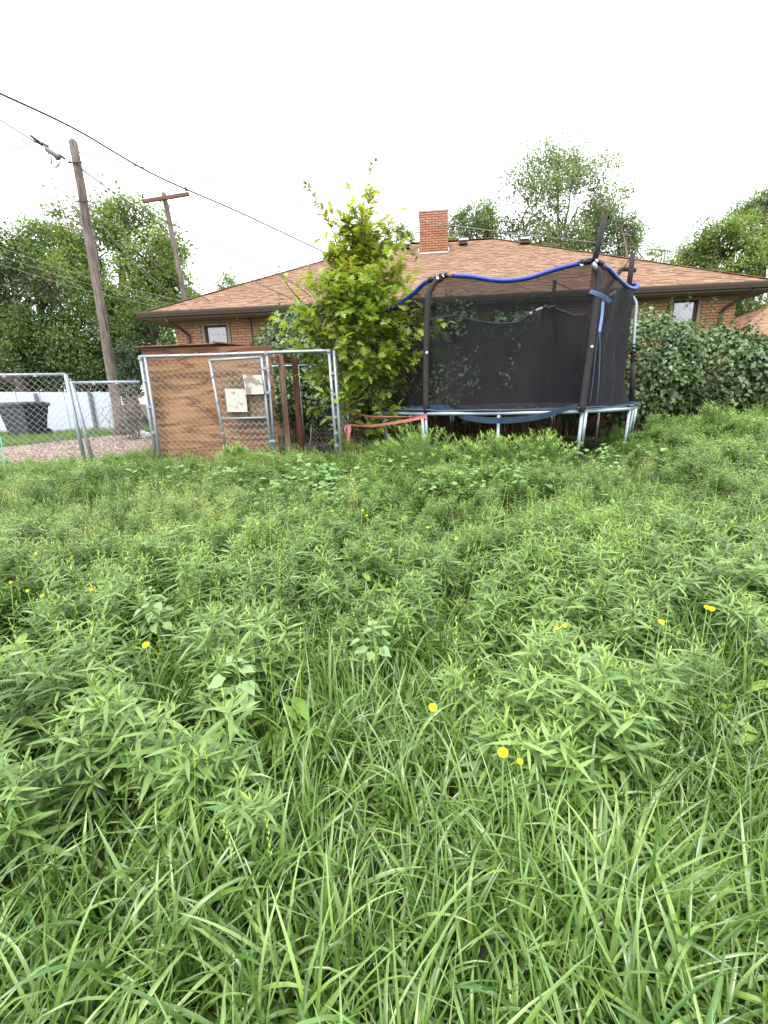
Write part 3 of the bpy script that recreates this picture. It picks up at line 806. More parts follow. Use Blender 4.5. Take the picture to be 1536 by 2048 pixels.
def chainlink(mb, A, U, width, z0, z1, pitch=.1, r=.0028, zs=0.0):
    """zig-zag wires hung in the plane through A along unit U"""
    A = Vector(A); U = Vector(U).normalized(); nrm = Vector((-U.y, U.x, 0))
    k = 0; n = int(width / (pitch / 2)); hz = pitch / 2
    for k in range(n):
        s = k * pitch / 2; pts = []; j = 0; z = z0
        while z <= z1:
            pts.append(A + U * min(width, s + (pitch / 2 if (j + k) % 2 else 0) + (.003 if j % 2 else -.003)) + Vector((0, 0, z + zs * s)) + nrm * (.003 * (-1) ** (j)))
            z += hz; j += 1
        if len(pts) > 1: mb.tube(pts, r, 3, cap=False)

KY = 7.30
KZ = 1.955
kl, kh, kr = -3.69, -1.735, -.77
kennel = thing('dog_kennel', 'galvanised chain link kennel with an open doorway beside the oak', 'kennel', (kl, KY, gz(kl, KY)))
T = .024
for x, lean in ((kl, -.012), (kl + .07, -.012), (kr, .03), (kr + .075, .03), (kh + .0, -.03)):
    m = MB(); m.tube([(x + lean, KY, .02), (x, KY, KZ - .0)], T, 10); m.build('post', M['steel'], kennel, smooth=True)
m = MB(); m.tube(spline([(kl - .02, KY, KZ), (-2.7, KY, KZ - .005), (-1.7, KY, KZ + .0), (kr + .02, KY, KZ + .0)], 6), T, 10); m.build('top_rail', M['steel'], kennel, smooth=True)
m = MB(); chainlink(m, (kl + .08, KY + .012, 0), (1, 0, 0), kh - kl - .11, .13, KZ - .03); tag(m.build('chain_link', M['wire'], kennel), kind='stuff')
# side run going back
m = MB(); m.tube([(kr + .075, KY, KZ - .02), (kr + .05, KY + 2.9, KZ + .02)], T, 8); m.build('side_rail', M['steel'], kennel, smooth=True)
for y in (KY + 2.9,):
    m = MB(); m.tube([(kr + .05, y, .1), (kr + .05, y, KZ + .02)], T, 8); m.build('post', M['steel'], kennel, smooth=True)
m = MB(); chainlink(m, (kr + .085, KY + .05, 0), (-.01, 1, 0), 2.8, .15, KZ - .05); tag(m.build('chain_link', M['wire'], kennel), kind='stuff')
p = at(597, 745, 10.2); m = MB(); m.tube([(p.x + .02, p.y, .1), (p.x, p.y, 1.95)], .022, 8); m.build('post', M['steel'], kennel, smooth=True)
m = MB(); m.tube([(kl, 10.25, KZ), (kr, 10.25, KZ)], .02, 8); m.build('back_rail', M['steel'], kennel, smooth=True)
m = MB(); chainlink(m, (-1.6, 10.25, 0), (1, 0, 0), .85, .15, KZ - .03); tag(m.build('chain_link', M['wire'], kennel), kind='stuff')
for x, z in [(kl, KZ - .02), (kh, KZ), (kr, KZ), (kr + .04, 1.62), (kr + .04, 1.3), (kr + .04, .95), (kr + .04, .7), (kr + .04, .5), (kl + .03, 1.6), (kl + .03, 1.2), (kl + .03, .8)]:
    m = MB(); m.tube([(x - .005, KY - .002, z - .022), (x - .005, KY - .002, z + .022)], .036, 10); m.build('clamp', M['steel'], kennel)
m = MB()
for i in range(9):
    x = kl + .2 + i * .22; m.tube([(x, KY - .03, KZ - .035), (x + .006, KY - .03, KZ + .03), (x + .01, KY + .02, KZ + .03)], .0035, 4)
tag(m.build('tie_wire', M['wire'], kennel), kind='stuff')

gate = thing('kennel_gate', 'narrow chain link gate swung open in front of the plywood', 'gate', (kh, KY - .09, .2))
gy = KY - .08; gl0, gl1, gr0, gr1 = (-2.60, gy, 1.86), (-2.50, gy, .28), (kh - .07, gy, 1.885), (kh - .05, gy, .25)
def gp(s, t):
    a = Vector(gl1).lerp(Vector(gr1), s); b = Vector(gl0).lerp(Vector(gr0), s); return a.lerp(b, t)
m = MB(); m.tube([gp(0, 0), gp(0, 1)], .021, 10); m.tube([gp(0, 1), gp(1, 1)], .021, 10); m.tube([gp(1, 1), gp(1, 0)], .021, 10); m.tube([gp(1, 0), gp(0, 0)], .021, 10); m.build('frame', M['steel'], gate, smooth=True)
m = MB(); m.tube([gp(.0, .445), gp(1, .445)], .018, 10); m.build('cross_bar', M['steel'], gate, smooth=True)
m = MB(); nk = 16; ph = .086 / (1.6)
for k in range(nk):
    pts = []
    for j in range(33):
        s = (k + ((j + k) % 2)) / nk; t = j / 32; pts.append(gp(min(.99, s + .005 * (-1) ** j), t) + Vector((0, -.003 * (-1) ** j, 0)))
    m.tube(pts, .0028, 3, cap=False)
tag(m.build('chain_link', M['wire'], gate), kind='stuff')
for t in (.9, .68, .12, .22):
    p = gp(1, t); m = MB(); m.box(p + Vector((.035, 0, 0)), (.09, .05, .035)); m.build('hinge', M['steel'], gate)
for t in (.85, .6, .3): p = gp(0, t); m = MB(); m.tube([p + Vector((0, 0, -.015)), p + Vector((0, 0, .015))], .029, 10); m.build('clamp', M['steel'], gate)

def board(name, label, px, mat, Y, th):
    pts = [at(x, y, Y) for x, y in px]; o = MB(); back = [p + Vector((0, th, 0)) for p in pts]
    o.add(pts + back, [(0, 1, 2, 3), (7, 6, 5, 4), (0, 4, 5, 1), (1, 5, 6, 2), (2, 6, 7, 3), (3, 7, 4, 0)])
    b = o.build(name, mat); return tag(b, label, 'board')
board('white_board', 'square white peeling board wired high on the kennel gate', [(492, 789), (528, 788), (523, 750), (485, 749)], M['board'], 7.155, .012)
board('white_board', 'taller white peeling board lower left on the kennel gate', [(455, 824), (495, 824), (491, 778), (449, 777)], M['board'], 7.165, .012)
board('plywood_square', 'weathered brown board behind the two white boards on the gate', [(456, 836), (534, 834), (527, 750), (448, 752)], M['lumber'], 7.245, .015)

# low fence to the left
def fence_panel(label, a, b, ztop_a, ztop_b, posts):
    a, b = Vector(a), Vector(b); o = thing('chain_link_fence', label, 'fence', (b.x, b.y, gz(b.x, b.y)))
    m = MB(); m.tube([Vector((a.x, a.y, ztop_a)), Vector((b.x, b.y, ztop_b))], .024, 10); m.build('top_rail', M['steel'], o, smooth=True)
    for p, q in posts: m = MB(); m.tube([p, q], .03, 10); m.build('post', M['steel'], o, smooth=True)
    U = (b - a); U.z = 0; L = U.length
    m = MB(); chainlink(m, (a.x, a.y - .02, 0), U, L, gz(b.x, b.y) + .05, (ztop_a + ztop_b) / 2 + .05, zs=0); tag(m.build('chain_link', M['wire'], o), kind='stuff')
    n = int(L / .35); m = MB()
    for i in range(1, n):
        p = a.lerp(b, i / n); z = ztop_a + (ztop_b - ztop_a) * i / n; m.tube([(p.x, p.y, z - .028), (p.x, p.y, z + .028)], .03, 8)
    tag(m.build('tie_band', M['wire'], o), kind='stuff')
    return o
fa = at(-120, 752, 6.9); fb = at(131, 749, 7.3); fc = at(143, 766, 7.3); fd = at(279, 764, 7.3)
fence_panel('leftmost chain link panel with the taller top rail', (fa.x, fa.y, 0), (fb.x, fb.y, 0), fa.z, fb.z, [((fb.x + .03, fb.y, .1), fb)])
fence_panel('short chain link panel between the leaning posts and the kennel', (fc.x, fc.y, 0), (fd.x, fd.y, 0), fc.z, fd.z, [((fc.x + .11, fc.y, .1), fc + Vector((0, 0, .03)))])
stake = thing('garden_stake', 'turquoise marker stake at the left edge before the gravel', 'stake', at(8, 958, 6.7))
m = MB(); m.tube(spline([at(17, 956, 6.7), at(10, 935, 6.7), at(6, 905, 6.75), at(0, 872, 6.8)], 5), .008, 6); m.build('rod', M['turq'], stake)
m = MB(); p = at(16, 950, 6.7); m.tube([p, p + Vector((0, 0, -.06))], [.03, .022], 8); m.tube([p + Vector((.01, 0, -.06)), p + Vector((.01, 0, -.12))], .012, 6); m.build('nozzle', M['turq'], stake)

# far side of the path: white fence, bin, bag
wf = thing('white_panel_fence', 'white metal panel fence beyond the lawn on the left', 'fence', (-12, 17.2, .3))
ax, bx = -17.5, -9.98; n = 17
for i in range(n):
    xa = ax + (bx - ax) * i / n; xb = ax + (bx - ax) * (i + 1) / n
    za = 1.95 - .25 * (i / n); m = MB()
    m.box(((xa + xb) / 2, 17.2 + .012 * (i % 2), (za + .2) / 2), (xb - xa - .012, .02, za - .2)); m.build('panel', M['whitepanel'], wf)
for x in (-10.75, -9.93, -12.75, -14.8): m = MB(); m.box((x, 17.12, .95), (.09, .07, 1.6)); m.build('post', M['greypost'], wf)
bp = at(57, 868, 15); bz = gz(bp.x, bp.y)
bn = thing('wheeled_bin', 'dark grey wheeled rubbish bin standing on the lawn by white fence', 'bin', (bp.x, bp.y, bz), radians(-18))
def loft(mb, rects):
    vs = []
    for x0, x1, y0, y1, z in rects: vs += [(x0, y0, z), (x1, y0, z), (x1, y1, z), (x0, y1, z)]
    fs = [(3, 2, 1, 0)]
    for i in range(len(rects) - 1):
        a = 4 * i; fs += [(a + k, a + (k + 1) % 4, a + 4 + (k + 1) % 4, a + 4 + k) for k in range(4)]
    k = 4 * (len(rects) - 1); fs.append((k, k + 1, k + 2, k + 3)); mb.add(vs, fs)
m = MB(); loft(m, [(-.45, .45, -.3, .3, .03), (-.5, .5, -.32, .32, .35), (-.56, .56, -.35, .36, .72), (-.58, .58, -.37, .38, .73), (-.6, .6, -.38, .4, .95), (-.66, .66, -.42, .42, .96), (-.66, .66, -.42, .42, 1.02)]); hbuild(m, 'body', M['bin'], bn)
m = MB(); loft(m, [(-.68, .68, -.46, .44, 1.025), (-.68, .68, -.46, .44, 1.06), (-.5, .5, -.3, .35, 1.12)]); hbuild(m, 'lid', M['bin'], bn)
m = MB(); m.tube([(-.6, .47, 1.0), (.6, .47, 1.0)], .02, 6); hbuild(m, 'handle', M['bin'], bn)
for s in (-.5, .5): m = MB(); m.tube([(s - .04, .28, .13), (s + .04, .28, .13)], .13, 12); hbuild(m, 'wheel', M['bin'], bn)
m = MB(); p = at(277, 858, 13); V = []; 
bag = MB()
nu, nv = 12, 7
for j in range(nv + 1):
    for i in range(nu):
        a = 2 * pi * i / nu; f = j / nv * pi / 2; rr = .27 * cos(f) * (1 + .25 * noise.noise(Vector((cos(a), sin(a), f)) * 1.7)); bag.v.append((p.x + rr * 1.2 * cos(a), p.y + rr * sin(a), gz(p.x, p.y) + .02 + .2 * sin(f)))
bag.f = [(j * nu + i, j * nu + (i + 1) % nu, (j + 1) * nu + (i + 1) % nu, (j + 1) * nu + i) for j in range(nv) for i in range(nu)]
tag(bag.build('plastic_bag', M['bag'], smooth=True), 'crumpled white plastic bag lying beside the pole foot', 'bag')
# black pot in the kennel doorway
p = at(651, 897, 7.75); gzp = gz(p.x, p.y)
pot = thing('plant_pot', 'black plastic plant pot just inside the kennel doorway', 'pot', (p.x, p.y, gzp))
m = MB(); m.tube([(p.x, p.y, gzp), (p.x, p.y, gzp + .25)], [.1, .135], 16); m.build('body', M['bucket'], pot, smooth=False)
m = MB(); m.tube([(p.x, p.y, gzp + .235), (p.x, p.y, gzp + .29)], .148, 16); m.build('rim', M['bucket'], pot, smooth=False)

# ================================================================== TRAMPOLINE
TC = Vector((2.3, 8.8, 0)); TR, TZ = 2.3, .95
tramp = thing('trampoline', 'large round trampoline with sagging black net and blue top tube', 'trampoline', (TC.x, TC.y, gz(TC.x, TC.y)))
def rim(a, r=TR, z=TZ): a = radians(a); return Vector((TC.x + r * cos(a), TC.y + r * sin(a), z))
m = MB(); P = [rim(5 * k, z=TZ + .012 * sin(radians(10 * k))) for k in range(73)]; m.tube(P, .027, 10, cap=False); m.build('rim', M['tube'], tramp, smooth=True)
# jumping mat with a little sag
V = [(TC.x, TC.y, TZ - .07)]; F = []
for j in range(1, 9):
    for i in range(48): V.append(tuple(rim(7.5 * i, 2.08 * j / 8, TZ + .015 - .085 * (1 - (j / 8) ** 2))))
for i in range(48): F.append((0, 1 + i, 1 + (i + 1) % 48))
mm = MB(); mm.v = V; mm.f = F
for j in range(7):
    for i in range(48): mm.f.append((1 + j * 48 + i, 1 + (j + 1) * 48 + i, 1 + (j + 1) * 48 + (i + 1) % 48, 1 + j * 48 + (i + 1) % 48))
mm.build('mat', M['matfab'], tramp, smooth=True)
m = MB()
for i in range(96): m.tube([rim(3.75 * i, 2.07, TZ + .012), rim(3.75 * i, 2.29, TZ + .005)], .011, 4)
tag(m.build('spring', M['tube'], tramp), kind='stuff')
# legs: straight posts where the poles stand and halfway between
PA = [-135, -75, -15, 45, 105, 165]
for k, a in enumerate(PA):
    top, bot = rim(a, TR + .03, TZ - .02), rim(a, TR - .02, 0); bot.z = gz(bot.x, bot.y) - .03
    m = MB(); m.tube([top, bot], .026, 10); m.build('leg', M['tube'], tramp, smooth=True)
    off = Vector((.055, .0, 0)); q = top.lerp(bot, .62)
    m = MB(); m.tube([top + off, q + off], .024, 8); m.build('pole_socket', M['tube'], tramp, smooth=True)
    a2 = a + 30; top, bot = rim(a2, TR, TZ - .02), rim(a2, TR - .03, 0); bot.z = gz(bot.x, bot.y) - .03
    m = MB(); m.tube([top, bot], .024, 10); m.build('leg', M['tube'], tramp, smooth=True)
# enclosure poles
P1, P2, P3, P4, P5, P6 = [rim(a, TR + .05, TZ) for a in PA]
def pole_path(pts, Y): return [at(x, y, Y) for x, y in pts]
y1, y2, y3, y4 = P1.y, P2.y, P3.y, P4.y
def sleeve(name, pts, r, mat): m = MB(); m.tube(pts, r, 10); return m.build(name, mat, tramp, smooth=True)
sleeve('foam_pole', spline(pole_path([(852, 826), (852, 720), (854, 640), (856, 600), (861, 580), (872, 563), (885, 556)], y1), 5), .043, M['foam'])
sleeve('foam_pole', spline(pole_path([(1163, 824), (1172, 760), (1182, 690), (1190, 620), (1197, 570), (1198, 550), (1193, 536)], y2), 5), .045, M['foam'])
sleeve('pole_tip', pole_path([(1194, 540), (1186, 525)], y2 - .01), .03, M['tube'])
sleeve('foam_pole', pole_path([(1188, 527), (1199, 478), (1210, 430)], y2), .038, M['foam'])
sleeve('end_cap', pole_path([(1209, 434), (1214, 429), (1219, 436)], y2), .016, M['clamp'])
sleeve('foam_pole', pole_path([(1263, 802), (1267, 706)], y3), .042, M['foam'])
sleeve('bare_pole', spline(pole_path([(1266, 712), (1269, 650), (1272, 612), (1269, 600), (1258, 585), (1245, 572)], y3), 5), .027, M['tube'])
sleeve('foam_pole', pole_path([(1257, 578), (1262, 540), (1266, 506)], y3 + .05), .042, M['foam'])
sleeve('foam_pole', spline(pole_path([(1110, 806), (1111, 700), (1112, 660), (1108, 636), (1103, 622)], y4), 5), .042, M['foam'])
sleeve('foam_pole', pole_path([(1105, 618), (1107, 590), (1110, 562)], y4), .042, M['foam'])
sleeve('broken_pole', spline(pole_path([(1190, 628), (1206, 585), (1222, 566), (1236, 548), (1243, 539), (1254, 538), (1271, 541)], 9.6), 5), .042, M['foam'])
p6b = rim(165, TR + .05, TZ); sleeve('foam_pole', [p6b, p6b + Vector((-.02, 0, 1.0)), p6b + Vector((.02, 0, 1.9))], .042, M['foam'])
sleeve('fallen_pole', pole_path([(822, 690), (851, 768)], 8.6), .02, M['darksteel']); sleeve('fallen_pole', pole_path([(826, 765), (846, 812)], 8.2), .018, M['darksteel'])
for x, y, Y in ((853, 706, y1), (1181, 694, y2)):
    p = at(x, y, Y) + Vector((0, -.045, 0)); m = MB(); m.tube([p, p + Vector((0, -.015, 0))], [.02, .012], 8); m.build('bolt_cap', M['whiteplastic'], tramp)
m = MB()
for i in range(9):
    p = at(1268 + (i % 3) - 1, 690 + 4 * i, y3 - .03); m.tube([p + Vector((-.05, 0, 0)), p + Vector((.05, -.02, .02 * (-1) ** i))], .012, 5)
tag(m.build('lashing', M['clamp'], tramp), kind='stuff')
# top tube: blue sleeve in front, dark at the back
def ringpts(lst): return [at(x, y, Y) for x, y, Y in lst]
rA = ringpts([(700, 640, 8.4), (760, 628, 8.0), (797, 610, 7.75), (826, 588, 7.5), (848, 567, 7.3), (862, 560, 7.22)])
rB = ringpts([(905, 551, 7.12), (940, 553, 7.05), (985, 560, 6.95), (1020, 561, 6.85), (1060, 555, 6.75), (1110, 539, 6.65), (1158, 527, 6.58)])
rC = ringpts([(1206, 532, 6.62), (1218, 538, 6.8), (1232, 553, 7.15), (1246, 566, 7.55), (1258, 575, 7.9), (1270, 577, 8.1), (1276, 572, 8.2), (1268, 568, 8.3)])
for r_ in (rA, rB, rC):
    m = MB(); m.tube(spline(r_, 6), .032, 8); m.build('blue_tube', M['blue'], tramp, smooth=True)
m = MB(); m.tube(spline(ringpts([(862, 560, 7.22), (880, 554, 7.17), (892, 552, 7.14), (906, 551, 7.12)]), 6), .026, 8); m.tube(spline(ringpts([(1157, 527, 6.58), (1175, 524, 6.57), (1190, 525, 6.57), (1208, 533, 6.63)]), 6), .026, 8); m.build('tube_joint', M['goose'] if False else M['lumber'], tramp, smooth=True)
for lst in ([(858, 561, 7.2), (872, 556, 7.15)], [(878, 553, 7.14), (895, 550, 7.1)], [(1160, 525, 6.55), (1182, 522, 6.54)], [(1190, 523, 6.54), (1204, 528, 6.58)]):
    m = MB(); m.tube(ringpts(lst), .042, 8); m.build('clamp', M['clamp'], tramp, smooth=True)
for x, y, Y in ((875, 556, 7.09), (887, 551, 7.09), (1163, 529, 6.53), (1172, 521, 6.53), (1193, 521, 6.5)):
    p = at(x, y, Y); m = MB(); m.box(p, (.035, .02, .03), Matrix.Rotation(.6, 3, 'Y')); m.build('clip', M['whiteplastic'], tramp)
rD = ringpts([(1268, 568, 8.3), (1250, 575, 8.7), (1225, 590, 9.3), (1205, 602, 9.6), (1190, 618, 9.8), (1172, 628, 9.95), (1150, 631, 10.1), (1128, 623, 10.2), (1104, 615, 10.35)])
rE = ringpts([(1104, 615, 10.35), (1085, 617, 10.5), (1068, 622, 10.6), (1050, 636, 10.7), (1036, 644, 10.75), (1010, 647, 10.85), (985, 646, 10.9), (950, 641, 10.95), (912, 632, 11.0), (880, 636, 10.95), (840, 646, 10.7), (790, 655, 10.2), (745, 655, 9.6), (700, 640, 8.4)])
m = MB(); m.tube(spline(rD, 6), .024, 8); m.tube(spline(rE, 6), .024, 8); m.build('dark_tube', M['pad'], tramp, smooth=True)
for lst in ([(1072, 621, 10.5), (1085, 616, 10.45)], [(1060, 628, 10.55), (1064, 625, 10.55)], [(1222, 590, 9.25), (1231, 584, 9.1)], [(1208, 600, 9.5), (1213, 596, 9.4)]):
    m = MB(); m.tube(ringpts(lst), .03, 6); m.build('clip', M['whiteplastic'], tramp)
for lst in ([(1088, 615, 10.32), (1094, 613, 10.3)], [(1094, 618, 10.3), (1110, 613, 10.3)]):
    m = MB(); m.tube(ringpts(lst), .042, 8); m.build('clamp', M['clamp'], tramp)
# net sheets: from the top tube down to the rim
def net(name, top, a0, a1, mat, nfold, amp, nz=14, pull=0.0, seed=0, inset=.12):
    top = spline(top, 8); n = len(top) - 1; V = []; F = []
    for i, p in enumerate(top):
        s = i / n; q = rim(a0 + (a1 - a0) * s, TR - inset, TZ + .02)
        out = Vector((q.x - TC.x, q.y - TC.y, 0)).normalized()
        for j in range(nz + 1):
            t = j / nz; w = p.lerp(q, t)
            wob = amp * sin(s * nfold * 2 * pi + 2.2 * t + seed) * (.25 + .75 * t) + amp * .8 * noise.noise(Vector((s * 5, t * 3, seed)))
            e = min(1.0, 5 * s, 5 * (1 - s)); V.append(tuple(w + out * e * (wob - pull * sin(pi * t))))
    for i in range(n):
        for j in range(nz):
            a = i * (nz + 1) + j; F.append((a, a + nz + 1, a + nz + 2, a + 1))
    mb = MB(); mb.v = V; mb.f = F; return mb.build(name, mat, tramp, smooth=True)
jA, jB, jC = at(885, 553, 7.14), at(1185, 525, 6.57), at(1270, 568, 8.2)
net('net', rA + [jA], -195, -135, M['net'], 3, .04, pull=.1, seed=1)
net('net', [jA] + rB + [jB], -135, -75, M['net'], 2.5, .05, pull=.16, seed=2)
net('net', [jB] + rC[:6] + [jC], -75, -46, M['netfold'], 3.5, .06, pull=.12, seed=3)
net('net', rD, -46, 45, M['netfold'], 3, .06, pull=.2, seed=4)
net('net', rE, 45, 165, M['net'], 5, .05, pull=.05, seed=5)
# torn edge pad, hanging strap, blue rags
def ribbon(mb, pts, w, up=(0, 0, 1), per=6, th=.004, twist=0.0):
    P = spline(pts, per); n = len(P); vs = []; fs = []
    for i, p in enumerate(P):
        t = (P[min(i + 1, n - 1)] - P[max(i - 1, 0)]).normalized(); u = Vector(up) - t * Vector(up).dot(t); u.normalize(); s = t.cross(u)
        a = twist * i / n; e = u * cos(a) + s * sin(a); f = t.cross(e)
        ww = w(i / n) if callable(w) else w
        for k in (-1, 1):
            for l in (-1, 1): vs.append(p + e * (k * ww / 2) + f * (l * th / 2))
    for i in range(n - 1):
        a, b = 4 * i, 4 * i + 4; fs += [(a, b, b + 1, a + 1), (a + 1, b + 1, b + 3, a + 3), (a + 3, b + 3, b + 2, a + 2), (a + 2, b + 2, b, a)]
    k = 4 * (n - 1); fs += [(0, 1, 3, 2), (k, k + 2, k + 3, k + 1)]; mb.add(vs, fs)
m = MB(); P = []
for k in range(36):
    a = -212 + k * 5.9; P.append(rim(a, TR - .02 + .06 * noise.noise(Vector((k * .7, 0, 0))), TZ + .045 + .025 * noise.noise(Vector((k * .9, 4, 0)))))
ribbon(m, P, lambda s: .1 + .05 * sin(s * 40), up=(.1, -.75, .4), per=4, th=.02, twist=.6); m.build('edge_pad', M['pad'], tramp)
m = MB(); ribbon(m, [at(820, 818, 7.4), at(880, 814, 7.0), at(905, 823, 6.9), at(930, 834, 6.75), at(965, 840, 6.6), at(1005, 841, 6.5), at(1050, 838, 6.45), at(1090, 831, 6.42), at(1125, 820, 6.42), at(1155, 812, 6.5)], lambda s: .06 + .03 * sin(s * 3), up=(0, -.3, 1), per=5); m.build('hanging_strap', M['pad'], tramp)
m = MB(); ribbon(m, [at(1180, 582, 6.5), at(1195, 588, 6.48), at(1210, 595, 6.5), at(1220, 604, 6.55)], .05, up=(.3, -.4, .9), per=5, th=.012, twist=.3); m.build('blue_rag', M['paleblue'], tramp)
m = MB(); ribbon(m, [at(1206, 603, 6.52), at(1204, 630, 6.5), at(1199, 664, 6.48)], .035, up=(1, -.2, 0), per=5, th=.008); m.build('blue_strap', M['paleblue'], tramp)
m = MB(); m.tube(spline([at(1199, 662, 6.48), at(1200, 700, 6.46), at(1197, 770, 6.46), at(1194, 806, 6.5)], 5), .008, 5); m.tube(spline([at(1199, 662, 6.48), at(1193, 690, 6.5), at(1186, 760, 6.5), at(1180, 806, 6.5)], 5), .006, 5); m.build('cord', M['pad'], tramp)
m = MB(); m.tube(spline([at(1183, 610, 9.7), at(1180, 622, 9.7), at(1178, 632, 9.7), at(1181, 642, 9.7)], 5), .035, 6); m.build('yellow_padding', M['straw'], tramp)
m = MB(); ribbon(m, [at(1153, 748, 6.75), at(1152, 767, 6.75)], .14, up=(1, 0, 0), per=4, th=.006); m.build('net_label', M['patch'], tramp)
m = MB(); m.tube(spline([at(1108, 562, 10.3), at(1140, 578, 10.2), at(1180, 588, 10.0)], 4), .008, 4); m.tube(spline([at(1265, 508, 8.3), at(1255, 525, 8.4), at(1242, 543, 9.0)], 4), .008, 4); m.tube(spline([at(830, 588, 7.45), at(850, 598, 8.2), at(890, 611, 9.2)], 4), .006, 4); m.build('cord', M['clamp'], tramp)
# litter on the mat
rg = np.random.default_rng(11); k = 420
ang = rg.uniform(0, 2 * pi, k); rad = 2.0 * np.sqrt(rg.uniform(.1, 1, k)); PX = TC.x + rad * np.cos(ang); PY = TC.y + rad * np.sin(ang)
PZ = TZ + .02 - .085 * (1 - (rad / 2.08) ** 2)
V, F = leaf_cloud(T_SMALL, np.stack([PX, PY, PZ + .01], 1), np.stack([np.cos(ang * 7), np.sin(ang * 7), rg.uniform(-.1, .4, k)], 1), np.stack([rg.normal(0, .4, k), rg.normal(0, .4, k), np.ones(k)], 1), rg.uniform(.05, .1, k))
tag(np_obj('fallen_leaves', V, F, M['litter']), 'dry brown fallen leaves lying on the trampoline mat', kind='stuff')

# pink ribbon from the kennel to the trampoline leg
rb = thing('pink_ribbon', 'faded pink ribbon tied from the kennel to the trampoline leg', 'ribbon', at(690, 850, 7.6))
m = MB(); ribbon(m, [at(682, 823, 7.75), at(705, 825, 7.7), at(740, 833, 7.5), at(780, 834, 7.4), at(815, 834, 7.3), at(850, 831, 7.12)], lambda s: .035 + .03 * s * (1.2 - s), up=(0, -.4, 1), per=6, twist=1.2); m.build('strand', M['pink'], rb)
m = MB(); ribbon(m, [at(854, 833, 7.1), at(820, 840, 7.2), at(780, 847, 7.35), at(740, 852, 7.5), at(700, 850, 7.6), at(688, 851, 7.65), at(676, 835, 7.5)], lambda s: .05 - .02 * s, up=(0, -.3, 1), per=6, twist=-.5); m.build('strand', M['pink'], rb)
m = MB(); ribbon(m, [at(697, 850, 7.58), at(698, 862, 7.57), at(695, 883, 7.57)], lambda s: .07 - .03 * s, up=(1, 0, 0), per=5); ribbon(m, [at(692, 852, 7.56), at(690, 860, 7.55), at(696, 868, 7.55)], .03, up=(1, -.3, 0), per=5); m.build('tail', M['pink'], rb)

